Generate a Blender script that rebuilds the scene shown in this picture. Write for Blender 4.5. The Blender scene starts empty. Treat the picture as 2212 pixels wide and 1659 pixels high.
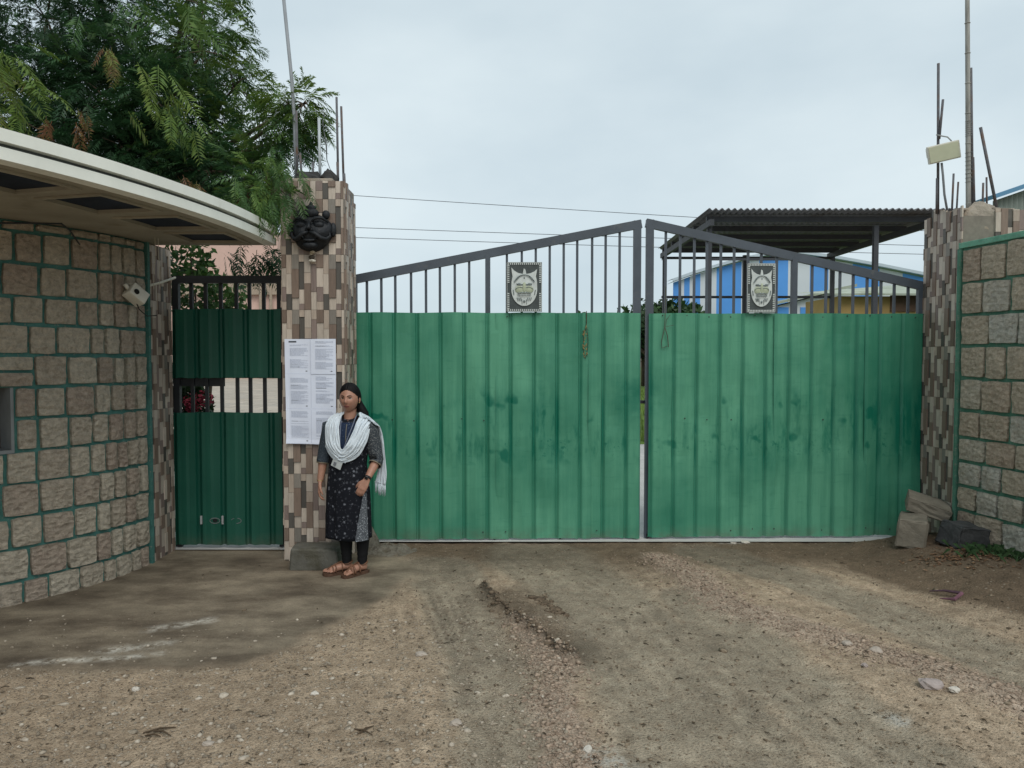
import bpy, bmesh, math, random
import numpy as np
from mathutils import Vector, Matrix, Euler
R = math.radians
random.seed(7)
S = bpy.context.scene
COL = S.collection

# ------------------------------------------------------------------ camera, sky, sun, exposure
FPX, CX, CY, HOR = 1640.0, 1106.0, 829.5, 770.0      # focal length etc. in units of a 2212 px wide picture
CAMZ = 1.73
PITCH = math.atan((CY - HOR) / FPX)
cam_data = bpy.data.cameras.new('camera')
cam_data.sensor_width = 36.0
cam_data.lens = FPX / 2212.0 * 36.0
cam_data.clip_start = 0.05
cam_data.clip_end = 3000
cam = bpy.data.objects.new('camera', cam_data)
COL.objects.link(cam)
cam.location = (0, 0, CAMZ)
cam.rotation_euler = (R(90) - PITCH, 0, 0)
S.camera = cam

SUN_EL, SUN_AZ = R(50), R(160)     # azimuth measured from +Y clockwise: behind the photographer
world = bpy.data.worlds.new('World')
S.world = world
world.use_nodes = True
wn, wl = world.node_tree.nodes, world.node_tree.links
wn.clear()
sky = wn.new('ShaderNodeTexSky')
sky.sky_type = 'NISHITA'
sky.sun_disc = False
sky.sun_elevation = SUN_EL
sky.sun_rotation = SUN_AZ
tc = wn.new('ShaderNodeTexCoord')
mp = wn.new('ShaderNodeMapping'); mp.inputs['Scale'].default_value = (1.0, 1.0, 2.2)
nz = wn.new('ShaderNodeTexNoise'); nz.inputs['Scale'].default_value = 1.9; nz.inputs['Detail'].default_value = 6; nz.inputs['Roughness'].default_value = 0.48
rp = wn.new('ShaderNodeValToRGB')
rp.color_ramp.elements[0].position = 0.34; rp.color_ramp.elements[0].color = (4.75, 5.75, 6.35, 1)
rp.color_ramp.elements[1].position = 0.66; rp.color_ramp.elements[1].color = (6.55, 7.45, 7.8, 1)
mx = wn.new('ShaderNodeMix'); mx.data_type = 'RGBA'; mx.inputs['Factor'].default_value = 0.93
bg = wn.new('ShaderNodeBackground'); bg.inputs['Strength'].default_value = 0.1
wo = wn.new('ShaderNodeOutputWorld')
wl.new(tc.outputs['Generated'], mp.inputs['Vector']); wl.new(mp.outputs['Vector'], nz.inputs['Vector'])
wl.new(nz.outputs['Fac'], rp.inputs['Fac'])
wl.new(sky.outputs['Color'], mx.inputs['A']); wl.new(rp.outputs['Color'], mx.inputs['B'])
wl.new(mx.outputs['Result'], bg.inputs['Color']); wl.new(bg.outputs['Background'], wo.inputs['Surface'])

sun_data = bpy.data.lights.new('sun', 'SUN')
sun_data.energy = 1.5
sun_data.angle = R(40)
sun_data.color = (1.0, 0.95, 0.88)
sun = bpy.data.objects.new('sun', sun_data)
COL.objects.link(sun)
_sd = Vector((math.sin(SUN_AZ) * math.cos(SUN_EL), math.cos(SUN_AZ) * math.cos(SUN_EL), math.sin(SUN_EL)))
sun.rotation_euler = (-_sd).to_track_quat('-Z', 'Y').to_euler()
sun.location = _sd * 30

vs = S.view_settings
vs.view_transform = 'Standard'; vs.look = 'None'; vs.exposure = 0.22; vs.gamma = 1.0; vs.use_curve_mapping = False
S.cycles.use_denoising = True
S.cycles.max_bounces = 6

# ------------------------------------------------------------------ helpers
def unp(x, y, Y):
    """picture point -> world point on the plane at distance Y"""
    rx, ry = (x - CX) / FPX, -(y - CY) / FPX
    c, s = math.cos(PITCH), math.sin(PITCH)
    d = Vector((rx, c + ry * s, -s + ry * c))
    t = Y / d.y
    return Vector((d.x * t, Y, CAMZ + d.z * t))
def ung(x, y, z=0.0):
    rx, ry = (x - CX) / FPX, -(y - CY) / FPX
    c, s = math.cos(PITCH), math.sin(PITCH)
    d = Vector((rx, c + ry * s, -s + ry * c))
    t = (z - CAMZ) / d.z
    return Vector((d.x * t, d.y * t, z))

def link(o): COL.objects.link(o); return o
def setp(o, parent):
    if parent is not None:
        o.parent = parent
        if parent.get('_w', 0):
            o.matrix_parent_inverse = Matrix.Translation(-Vector(parent.location))
    return o
def tag(o, label=None, cat=None, group=None, kind=None):
    if label: o['label'] = label
    if cat: o['category'] = cat
    if group: o['group'] = group
    if kind: o['kind'] = kind
    return o
WORLDP = set()
def thing(name, label, cat, loc=(0, 0, 0), group=None):
    o = bpy.data.objects.new(name, None)
    o.location = loc; o.empty_display_size = 0.1
    link(o); WORLDP.add(o.name)
    return tag(o, label, cat, group)
def attach(o, parent):
    """children are built in world coordinates; keep them there"""
    if parent is not None:
        o.parent = parent
        p = parent; off = Vector((0, 0, 0))
        while p is not None:
            off += Vector(p.location) if p.type == 'EMPTY' else Vector((0, 0, 0))
            p = p.parent
        if parent.name in WORLDP:
            o.matrix_parent_inverse = Matrix.Translation(-Vector(parent.location))
    return o
def mk(name, verts, faces, mat=None, parent=None, smooth=False):
    me = bpy.data.meshes.new(name)
    me.from_pydata([tuple(v) for v in verts], [], [tuple(f) for f in faces])
    me.update()
    if mat is not None:
        for m in (mat if isinstance(mat, (list, tuple)) else [mat]): me.materials.append(m)
    if smooth: me.polygons.foreach_set('use_smooth', [True] * len(me.polygons))
    o = bpy.data.objects.new(name, me)
    link(o)
    return attach(o, parent)

class MB:
    def __init__(s): s.v = []; s.f = []
    def add(s, vs, fs):
        n = len(s.v); s.v += [tuple(v) for v in vs]; s.f += [tuple(i + n for i in f) for f in fs]; return s
    def box(s, c, d, rot=None, b=0.0):
        hx, hy, hz = d[0] / 2, d[1] / 2, d[2] / 2
        if b <= 0:
            vs = [Vector((x, y, z)) for x in (-hx, hx) for y in (-hy, hy) for z in (-hz, hz)]
            fs = [(0, 1, 3, 2), (4, 6, 7, 5), (0, 4, 5, 1), (2, 3, 7, 6), (0, 2, 6, 4), (1, 5, 7, 3)]
        else:
            bm = bmesh.new(); bmesh.ops.create_cube(bm, size=1.0)
            for v in bm.verts: v.co = Vector((v.co.x * d[0], v.co.y * d[1], v.co.z * d[2]))
            bmesh.ops.bevel(bm, geom=list(bm.edges), offset=b, segments=2, affect='EDGES', profile=0.6)
            bm.verts.index_update()
            vs = [v.co.copy() for v in bm.verts]; fs = [[v.index for v in f.verts] for f in bm.faces]; bm.free()
        M_ = rot.to_matrix() if isinstance(rot, Euler) else (rot if rot is not None else Matrix.Identity(3))
        s.add([M_ @ v + Vector(c) for v in vs], fs); return s
    def tube(s, pts, rad, seg=8, cap=True, ell=None):
        pts = [Vector(p) for p in pts]; n = len(pts)
        rads = rad if isinstance(rad, (list, tuple)) else [rad] * n
        base = len(s.v); prev = None
        for i, p in enumerate(pts):
            t = (pts[min(i + 1, n - 1)] - pts[max(i - 1, 0)])
            if t.length < 1e-9: t = Vector((0, 0, 1))
            t.normalize()
            if prev is None:
                a = Vector((0, 0, 1)) if abs(t.z) < 0.9 else Vector((1, 0, 0))
                u = t.cross(a).normalized()
            else:
                u = (prev - t * prev.dot(t)).normalized()
            prev = u; w = t.cross(u)
            for k in range(seg):
                a = 2 * math.pi * k / seg
                s.v.append(tuple(p + (u * math.cos(a) + w * math.sin(a) * (ell or 1)) * rads[i]))
        for i in range(n - 1):
            for k in range(seg):
                a, b = base + i * seg + k, base + i * seg + (k + 1) % seg
                s.f.append((a, b, b + seg, a + seg))
        if cap:
            s.f.append(tuple(base + k for k in range(seg))[::-1]); s.f.append(tuple(base + (n - 1) * seg + k for k in range(seg)))
        return s
    def bar(s, a, b, w, h=None):
        """square bar between two points"""
        a, b = Vector(a), Vector(b); d = b - a
        q = d.to_track_quat('X', 'Z').to_matrix()
        return s.box((a + b) / 2, (d.length, w, h or w), q)
    def ball(s, c, r, nu=14, nv=9, rot=None):
        r = Vector(r) if not isinstance(r, (int, float)) else Vector((r, r, r)); vs = []; fs = []
        for j in range(nv + 1):
            th = math.pi * j / nv
            for i in range(nu):
                ph = 2 * math.pi * i / nu
                v = Vector((r.x * math.sin(th) * math.cos(ph), r.y * math.sin(th) * math.sin(ph), r.z * math.cos(th)))
                if rot is not None: v = rot.to_matrix() @ v
                vs.append(v + Vector(c))
        for j in range(nv):
            for i in range(nu):
                a = j * nu + i; b = j * nu + (i + 1) % nu
                fs.append((a, a + nu, b + nu, b))
        return s.add(vs, fs)
    def build(s, name, mat, parent=None, smooth=False): return mk(name, s.v, s.f, mat, parent, smooth)

# numpy value noise
def _lat(ix, iy, seed):
    h = (ix * 374761393 + iy * 668265263 + seed * 974711) & 0x7fffffff
    h = ((h ^ (h >> 13)) * 1274126177) & 0x7fffffff
    return ((h ^ (h >> 16)) & 0xffff) / 65535.0
def vnoise(x, y, seed=0):
    x = np.asarray(x, float); y = np.asarray(y, float)
    ix = np.floor(x).astype(np.int64); iy = np.floor(y).astype(np.int64)
    fx = x - ix; fy = y - iy; fx = fx * fx * (3 - 2 * fx); fy = fy * fy * (3 - 2 * fy)
    a = _lat(ix, iy, seed); b = _lat(ix + 1, iy, seed); c = _lat(ix, iy + 1, seed); d = _lat(ix + 1, iy + 1, seed)
    return a + (b - a) * fx + (c - a) * fy + (a - b - c + d) * fx * fy
def fbm(x, y, seed=0, o=4):
    r = 0; a = 0.5; t = 0
    for k in range(o):
        r = r + a * vnoise(np.asarray(x) * 2 ** k + 31 * k, np.asarray(y) * 2 ** k + 17 * k, seed + k); t += a; a *= 0.5
    return r / t
def sstep(a, b, x): t = np.clip((x - a) / (b - a), 0, 1); return t * t * (3 - 2 * t)
def dist_poly(X, Y, pts):
    best = np.full(X.shape, 1e9)
    for (x0, y0), (x1, y1) in zip(pts[:-1], pts[1:]):
        dx, dy = x1 - x0, y1 - y0
        t = np.clip(((X - x0) * dx + (Y - y0) * dy) / (dx * dx + dy * dy + 1e-12), 0, 1)
        best = np.minimum(best, np.hypot(X - x0 - t * dx, Y - y0 - t * dy))
    return best
def in_poly(X, Y, pts):
    ins = np.zeros(X.shape, bool); n = len(pts)
    for i in range(n):
        x0, y0 = pts[i]; x1, y1 = pts[(i + 1) % n]
        c = ((y0 > Y) != (y1 > Y)) & (X < (x1 - x0) * (Y - y0) / (y1 - y0 + 1e-12) + x0)
        ins ^= c
    return ins

# ------------------------------------------------------------------ materials
def nodes(name):
    m = bpy.data.materials.new(name); m.use_nodes = True
    nt = m.node_tree; b = nt.nodes['Principled BSDF']
    return m, nt, b
def N(nt, t, **kw):
    n = nt.nodes.new(t)
    for k, v in kw.items():
        if k.startswith('_'): setattr(n, k[1:], v)
        else: n.inputs[k].default_value = v
    return n
def L(nt, a, b): nt.links.new(a, b)
def mixc(nt, f, a, b, bt='MIX'):
    n = nt.nodes.new('ShaderNodeMix'); n.data_type = 'RGBA'; n.blend_type = bt
    for k, v in (('Factor', f), ('A', a), ('B', b)):
        if isinstance(v, bpy.types.NodeSocket): L(nt, v, n.inputs[k])
        elif isinstance(v, (int, float)): n.inputs[k].default_value = v
        else: n.inputs[k].default_value = (*v[:3], 1)
    return n.outputs['Result']
def math_(nt, op, a, b=None, c=None, clamp=False):
    n = nt.nodes.new('ShaderNodeMath'); n.operation = op; n.use_clamp = clamp
    for i, v in enumerate((a, b, c)):
        if v is None: continue
        if isinstance(v, bpy.types.NodeSocket): L(nt, v, n.inputs[i])
        else: n.inputs[i].default_value = v
    return n.outputs[0]
def rng(nt, v, a, b, c=0.0, d=1.0):
    n = nt.nodes.new('ShaderNodeMapRange'); n.inputs[1].default_value = a; n.inputs[2].default_value = b
    n.inputs[3].default_value = c; n.inputs[4].default_value = d; L(nt, v, n.inputs[0]); return n.outputs[0]
def coords(nt, kind='Object', scale=(1, 1, 1)):
    t = nt.nodes.new('ShaderNodeTexCoord'); m = nt.nodes.new('ShaderNodeMapping')
    m.inputs['Scale'].default_value = scale; L(nt, t.outputs[kind], m.inputs['Vector']); return m.outputs[0]
def wcoords(nt, scale=(1, 1, 1)):
    t = nt.nodes.new('ShaderNodeNewGeometry'); m = nt.nodes.new('ShaderNodeMapping')
    m.inputs['Scale'].default_value = scale; L(nt, t.outputs['Position'], m.inputs['Vector']); return m.outputs[0]
def noise(nt, vec, scale, detail=4, rough=0.55):
    n = N(nt, 'ShaderNodeTexNoise', Scale=scale, Detail=detail, Roughness=rough); L(nt, vec, n.inputs['Vector']); return n.outputs['Fac']
def bump(nt, b, h, strength, dist=0.01):
    n = N(nt, 'ShaderNodeBump', Strength=strength, Distance=dist); L(nt, h, n.inputs['Height']); L(nt, n.outputs[0], b.inputs['Normal']); return n
def mat(name, base, rough=0.8, spec=0.3, nz=(8.0, 0.15), bm=None, rand=0.0, metal=0.0, scale=(1, 1, 1), dirt=None, world=False):
    m, nt, b = nodes(name)
    b.inputs['Roughness'].default_value = rough; b.inputs['Specular IOR Level'].default_value = spec; b.inputs['Metallic'].default_value = metal
    vec = wcoords(nt, scale) if world else coords(nt, 'Object', scale)
    f = noise(nt, vec, nz[0], 5, 0.6)
    k = rng(nt, f, 0.25, 0.75, 1 - nz[1], 1 + nz[1])
    if rand:
        oi = nt.nodes.new('ShaderNodeObjectInfo')
        k = math_(nt, 'MULTIPLY', k, rng(nt, oi.outputs['Random'], 0, 1, 1 - rand, 1 + rand))
    col = mixc(nt, 1.0, base, k, 'MULTIPLY')
    if dirt:
        d = noise(nt, vec, dirt[1], 6, 0.62)
        col = mixc(nt, rng(nt, d, dirt[2], dirt[2] + 0.18), col, dirt[0])
    L(nt, col, b.inputs['Base Color'])
    if bm:
        h = noise(nt, vec, bm[0], 6, 0.6); bump(nt, b, h, bm[1], bm[2] if len(bm) > 2 else 0.01)
    return m
# ------------------------------------------------------------------ ground
def pix(*pts): return [tuple(ung(x, y)[:2]) for x, y in pts]
T_GREY = [(pix((950, 1215), (984, 1306), (1037, 1406), (1070, 1489), (1120, 1606), (1150, 1900)), 0.24),
          (pix((1150, 1195), (1300, 1290), (1390, 1400), (1480, 1520), (1560, 1659), (1650, 1900)), 0.42),
          (pix((1500, 1290), (1640, 1420), (1800, 1540), (1950, 1659), (2050, 1800)), 0.28),
          (pix((1500, 1188), (1760, 1262), (1960, 1345), (2212, 1450), (2500, 1570)), 0.24)]
T_PINK = [(pix((1120, 1340), (1180, 1410), (1205, 1450), (1190, 1510), (1225, 1606), (1240, 1700)), 0.12),
          (pix((1420, 1205), (1490, 1240), (1575, 1303), (1808, 1383), (1975, 1433), (2212, 1526), (2500, 1640)), 0.17)]
CONC = pix((-400, 1460), (-400, 1330), (0, 1300), (318, 1210), (380, 1180), (850, 1180), (905, 1225), (860, 1275), (760, 1335), (640, 1395), (520, 1440), (300, 1448), (0, 1448))
BROWN = pix((1700, 1172), (1790, 1215), (1942, 1272), (2175, 1340), (2600, 1430), (2600, 1100), (1990, 1120))
DARKT = [pix((1045, 1262), (1075, 1303), (1115, 1337), (1180, 1378), (1240, 1418))]
TREAD = [pix((945 + dx, 1278 + dy), (960 + dx, 1312 + dy), (984 + dx, 1372 + dy)) for dx, dy in ((-14, 10), (2, 6), (18, -4), (34, -8), (50, -4), (-30, 26))]
SCUFF = [pix((1330 + a, 1400 + b), (1400 + a, 1470 + b), (1480 + a, 1560 + b)) for a, b in ((0, 0), (26, -14), (120, 30), (146, 14), (260, -10), (330, 40), (352, 28), (450, 60))] + [pix((1040 + a, 1600 + b), (1080 + a, 1655 + b)) for a, b in ((0, 0), (22, 4), (44, -6))]

def streaks(X, Y):
    best = np.full(X.shape, 1e9); S_ = np.zeros(X.shape); A_ = np.zeros(X.shape)
    for p, w in T_GREY + T_PINK:
        acc = 0.0
        for (x0, y0), (x1, y1) in zip(p[:-1], p[1:]):
            dx, dy = x1 - x0, y1 - y0; ln = math.hypot(dx, dy)
            t = np.clip(((X - x0) * dx + (Y - y0) * dy) / (ln * ln), 0, 1)
            d = np.hypot(X - x0 - t * dx, Y - y0 - t * dy); sd = d * np.sign(dx * (Y - y0) - dy * (X - x0))
            m = d < best; best = np.where(m, d, best); S_ = np.where(m, sd, S_); A_ = np.where(m, acc + t * ln, A_); acc += ln
    s = fbm(S_ * 24 + 1.2 * vnoise(X * 3, Y * 3, 3), A_ * 1.6, 41, 4)
    return 0.5 + (s - 0.5) * (1 - sstep(0.35, 0.8, best))
def ground_z(X, Y):
    X = np.asarray(X, float); Y = np.asarray(Y, float)
    near = sstep(-9, -6, X) * (1 - sstep(7, 10, X)) * sstep(0.5, 2, Y) * (1 - sstep(6.9, 7.25, Y))
    conc = np.where(in_poly(X, Y, CONC), 1.0, 0.0)
    z = (fbm(X * 1.1, Y * 1.1, 3) - 0.5) * 0.05 * (1 - 0.6 * conc)
    z = z + (fbm(X * 9, Y * 9, 9) - 0.5) * 0.020 * (1 - 0.85 * conc)
    z = z + (fbm(X * 32, Y * 32, 19) - 0.5) * 0.009 * (1 - 0.8 * conc)
    for p, w in T_GREY: z = z - 0.018 * (1 - sstep(w * 0.6, w * 1.2, dist_poly(X, Y, p)))
    z = z + (streaks(X, Y) - 0.5) * 0.012 * (1 - conc)
    for p, w in T_PINK: z = z + 0.022 * (1 - sstep(0, w * 1.3, dist_poly(X, Y, p))) * (0.5 + fbm(X * 14, Y * 14, 4))
    for p in DARKT:
        d = dist_poly(X, Y, p) + (vnoise(X * 12, Y * 12, 5) - 0.5) * 0.05
        z = z + 0.03 * np.exp(-(d / 0.035) ** 2) - 0.02 * np.exp(-((d - 0.06) / 0.04) ** 2)
    for p in TREAD:
        d = dist_poly(X, Y, p)
        z = z - 0.009 * np.exp(-(d / 0.013) ** 2) * sstep(0.1, 0.4, vnoise(X * 14, Y * 14, 8))
    # the apron at the left stands a little proud of the dirt
    z = z * near
    z = z + 0.15 * sstep(2.7, 3.75, X) * (1 - sstep(6.75, 7.0, Y)) * sstep(3.5, 5.6, Y)
    return z
def gz(x, y): return float(ground_z(np.array([x]), np.array([y]))[0])

def build_ground():
    xs = np.concatenate([np.array([-900, -400, -150, -60, -25, -14, -10, -8, -6.6]), np.arange(-5.4, 5.4, 0.021), np.array([6.6, 8, 10, 14, 25, 60, 150, 400, 900])])
    ys = np.concatenate([np.array([-300, -80, -20, -5, 0, 1.2]), np.arange(2.4, 7.4, 0.021), np.array([8.2, 10, 14, 25, 60, 150, 400, 900, 1500])])
    X, Y = np.meshgrid(xs, ys)
    Z = ground_z(X, Y)
    nx, ny = len(xs), len(ys)
    me = bpy.data.meshes.new('ground')
    co = np.stack([X, Y, Z], -1).reshape(-1, 3)
    me.vertices.add(len(co)); me.vertices.foreach_set('co', co.ravel())
    i = np.arange(nx - 1)[None, :] + nx * np.arange(ny - 1)[:, None]
    q = np.stack([i, i + 1, i + 1 + nx, i + nx], -1).reshape(-1, 4)
    me.loops.add(q.size); me.loops.foreach_set('vertex_index', q.ravel().astype(np.int32))
    me.polygons.add(len(q)); me.polygons.foreach_set('loop_start', (np.arange(len(q)) * 4).astype(np.int32))
    me.update(calc_edges=True)
    me.polygons.foreach_set('use_smooth', np.ones(len(q), bool))
    nw = (fbm(X * 3, Y * 3, 21) - 0.5) * 0.28 + (fbm(X * 11, Y * 11, 23) - 0.5) * 0.12
    grey = np.zeros(X.shape); pink = np.zeros(X.shape)
    for p, w in T_GREY: grey = np.maximum(grey, 1 - sstep(w * 0.75, w * 1.35, dist_poly(X, Y, p) + nw * 0.7))
    for p, w in T_PINK: pink = np.maximum(pink, 1 - sstep(w * 0.4, w * 1.4, dist_poly(X, Y, p) + nw * 0.8))
    edge = CONC + [CONC[0]]
    dd = dist_poly(X, Y, edge); sgn = np.where(in_poly(X, Y, CONC), 1, -1)
    conc = sstep(-0.13, 0.10, dd * sgn + nw * 0.75)
    db = dist_poly(X, Y, BROWN + [BROWN[0]]) * np.where(in_poly(X, Y, BROWN), 1, -1)
    brown = sstep(-0.08, 0.08, db + nw * 0.3)
    brown = np.maximum(brown, 1.0 * sstep(5.7, 6.6, Y + nw * 1.5) * (1 - conc))
    dark = np.zeros(X.shape)
    for p in DARKT: dark = np.maximum(dark, 1.0 * np.exp(-((dist_poly(X, Y, p)) / 0.045) ** 2))
    P = pix((1090, 1290), (1240, 1400)); dark = np.maximum(dark, 0.62 * np.exp(-((dist_poly(X, Y, P) + nw * 0.4) / 0.24) ** 2))
    for p in TREAD: dark = np.maximum(dark, 0.42 * np.exp(-(dist_poly(X, Y, p) / 0.014) ** 2) * sstep(0.1, 0.4, vnoise(X * 14, Y * 14, 8)))
    pale = np.zeros(X.shape)
    for p, w in ((pix((30, 1437), (120, 1428), (250, 1424), (345, 1412)), 0.035), (pix((230, 1408), (330, 1396), (360, 1390)), 0.05), (pix((1280, 1625), (1330, 1650)), 0.08), (pix((330, 1360), (450, 1340)), 0.05), (pix((1560, 1172), (1620, 1172)), 0.05), (pix((1925, 1545), (1950, 1560)), 0.05)):
        pale = np.maximum(pale, np.exp(-((dist_poly(X, Y, p) + nw * 0.12) / w) ** 2))
    for p in SCUFF: dark = np.maximum(dark, 0.38 * np.exp(-(dist_poly(X, Y, p) / 0.012) ** 2) * sstep(0.45, 0.75, vnoise(X * 20, Y * 20, 18)))
    for nm, a in (('streak', streaks(X, Y)), ('pale', pale), ('grey', grey), ('pink', pink), ('conc', conc), ('brown', brown), ('dark', dark)):
        at = me.attributes.new(nm, 'FLOAT', 'POINT'); at.data.foreach_set('value', a.ravel().astype(np.float32))
    m, nt, b = nodes('dirt_ground')
    A = {}
    for nm in ('grey', 'pink', 'conc', 'brown', 'dark', 'pale', 'streak'):
        n = nt.nodes.new('ShaderNodeAttribute'); n.attribute_name = nm; A[nm] = n.outputs['Fac']
    v = wcoords(nt)
    n1 = noise(nt, v, 1.3, 5, 0.6); n2 = noise(nt, v, 14, 6, 0.7); n3 = noise(nt, v, 90, 4, 0.7)
    vo = N(nt, 'ShaderNodeTexVoronoi', Scale=70.0); L(nt, v, vo.inputs['Vector'])
    sp = N(nt, 'ShaderNodeTexVoronoi', Scale=26.0); L(nt, v, sp.inputs['Vector'])
    gr = math_(nt, 'SUBTRACT', 1.0, A['conc'])
    base = mixc(nt, rng(nt, n2, 0.35, 0.65), (0.335, 0.248, 0.168), (0.515, 0.402, 0.286))
    base = mixc(nt, A['brown'], base, mixc(nt, n2, (0.122, 0.086, 0.056), (0.240, 0.176, 0.118)))
    greyc = mixc(nt, rng(nt, n2, 0.3, 0.7), (0.272, 0.222, 0.160), (0.408, 0.346, 0.257))
    greyc = mixc(nt, math_(nt, 'MULTIPLY', A['brown'], 0.6), greyc, (0.14, 0.112, 0.080))
    base = mixc(nt, math_(nt, 'MULTIPLY', A['grey'], rng(nt, n2, 0.3, 0.6, 0.8, 1.0)), base, greyc)
    pinkc = mixc(nt, rng(nt, n2, 0.35, 0.65), (0.33, 0.245, 0.178), (0.51, 0.405, 0.31))
    base = mixc(nt, A['pink'], base, pinkc)
    vs_ = wcoords(nt, (1.0, 2.0, 1.0)); n4 = noise(nt, vs_, 1.7, 7, 0.64)
    concc = mixc(nt, rng(nt, n4, 0.38, 0.62), (0.112, 0.088, 0.063), (0.245, 0.203, 0.147))
    base = mixc(nt, A['conc'], base, concc)
    base = mixc(nt, math_(nt, 'MULTIPLY', A['pale'], rng(nt, n2, 0.40, 0.58)), base, (0.46, 0.43, 0.37))
    base = mixc(nt, 1.0, base, math_(nt, 'ADD', math_(nt, 'MULTIPLY', gr, math_(nt, 'SUBTRACT', rng(nt, A['streak'], 0.25, 0.75, 0.86, 1.13), 1.0)), 1.0), 'MULTIPLY')
    base = mixc(nt, A['dark'], base, (0.060, 0.046, 0.032))
    lightspeck = math_(nt, 'MULTIPLY', math_(nt, 'MULTIPLY', rng(nt, sp.outputs['Distance'], 0.25, 0.12), rng(nt, sp.outputs['Color'], 0.62, 0.66)), gr)
    base = mixc(nt, math_(nt, 'MULTIPLY', lightspeck, 0.7), base, (0.42, 0.36, 0.28))
    darkspeck = math_(nt, 'MULTIPLY', rng(nt, n3, 0.56, 0.64), math_(nt, 'MULTIPLY_ADD', gr, 0.55, 0.12))
    base = mixc(nt, darkspeck, base, (0.055, 0.043, 0.030))
    base = mixc(nt, 1.0, base, rng(nt, n1, 0.25, 0.75, 0.78, 1.18), 'MULTIPLY')
    base = mixc(nt, 1.0, base, rng(nt, noise(nt, v, 5.5, 5, 0.65), 0.28, 0.72, 0.80, 1.20), 'MULTIPLY')
    base = mixc(nt, 1.0, base, rng(nt, vo.outputs['Distance'], 0.0, 0.7, 0.86, 1.10), 'MULTIPLY')
    L(nt, base, b.inputs['Base Color'])
    L(nt, rng(nt, A['conc'], 0, 1, 0.95, 0.72), b.inputs['Roughness']); b.inputs['Specular IOR Level'].default_value = 0.25
    h = math_(nt, 'MULTIPLY_ADD', vo.outputs['Distance'], math_(nt, 'MULTIPLY', gr, -0.6), math_(nt, 'MULTIPLY', n3, math_(nt, 'MULTIPLY_ADD', gr, 0.8, 0.25)))
    bump(nt, b, h, 1.0, 0.016)
    me.materials.append(m)
    o = bpy.data.objects.new('ground', me); link(o)
    tag(o, kind='structure')
build_ground()

# yard behind the gates: pale concrete and paving, then a field
def sheet(name, x0, x1, y0, y1, z, m, nxs=1, nys=1):
    vs = []; fs = []
    for j in range(nys + 1):
        for i in range(nxs + 1): vs.append((x0 + (x1 - x0) * i / nxs, y0 + (y1 - y0) * j / nys, z))
    for j in range(nys):
        for i in range(nxs):
            a = j * (nxs + 1) + i; fs.append((a, a + 1, a + nxs + 2, a + nxs + 1))
    return tag(mk(name, vs, fs, m), kind='structure')
m, nt, b = nodes('pale_paving'); v = wcoords(nt)
n1 = noise(nt, v, 0.8, 6, 0.6); br = N(nt, 'ShaderNodeTexBrick', Scale=1.0); br.inputs['Mortar Size'].default_value = 0.018
br.inputs['Brick Width'].default_value = 0.9; br.inputs['Row Height'].default_value = 0.9
br.inputs['Color1'].default_value = (0.34, 0.30, 0.25, 1); br.inputs['Color2'].default_value = (0.43, 0.37, 0.30, 1); br.inputs['Mortar'].default_value = (0.16, 0.13, 0.10, 1)
L(nt, v, br.inputs['Vector']); c = mixc(nt, rng(nt, n1, 0.5, 0.72), br.outputs['Color'], (0.30, 0.25, 0.19)); L(nt, c, b.inputs['Base Color']); b.inputs['Roughness'].default_value = 0.9
MPAVE = m
MCONCY = mat('yard_concrete', (0.46, 0.45, 0.43), 0.85, nz=(3, 0.15), bm=(60, 0.2), world=True)
MFIELD = mat('field_grass', (0.10, 0.16, 0.035), 1.0, 0.1, nz=(1.5, 0.45), world=True)
sheet('concrete_yard', -1.75, 5.5, 6.99, 14.8, 0.012, MCONCY)
sheet('concrete_threshold', -3.3, -1.75, 6.70, 8.0, 0.012, MCONCY)
sheet('paved_yard', -40, -1.75, 8.0, 60, 0.016, MPAVE)
sheet('field', -1.75, 60, 14.8, 120, 0.014, MFIELD)
def field_grass():
    rg = random.Random(5); mb = MB()
    for k in range(900):
        Y = rg.uniform(14.9, 40); X = Y * 0.171 + rg.uniform(-0.9, 0.9)
        h = rg.uniform(0.12, 0.4); a = rg.uniform(0, 6.28); w = 0.02
        dx, dy = math.cos(a), math.sin(a)
        mb.add([(X - dx * w, Y - dy * w, 0.014), (X + dx * w, Y + dy * w, 0.014), (X + dy * h * 0.3, Y - dx * h * 0.3, h)], [(0, 1, 2)])
    o = mb.build('tall_grass', mat('tall_grass', (0.13, 0.20, 0.04), 0.9, nz=(2, 0.3)))
    tag(o, 'tall green grass growing in the field seen through the gap between gate leaves', 'grass', kind='stuff')
field_grass()

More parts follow.
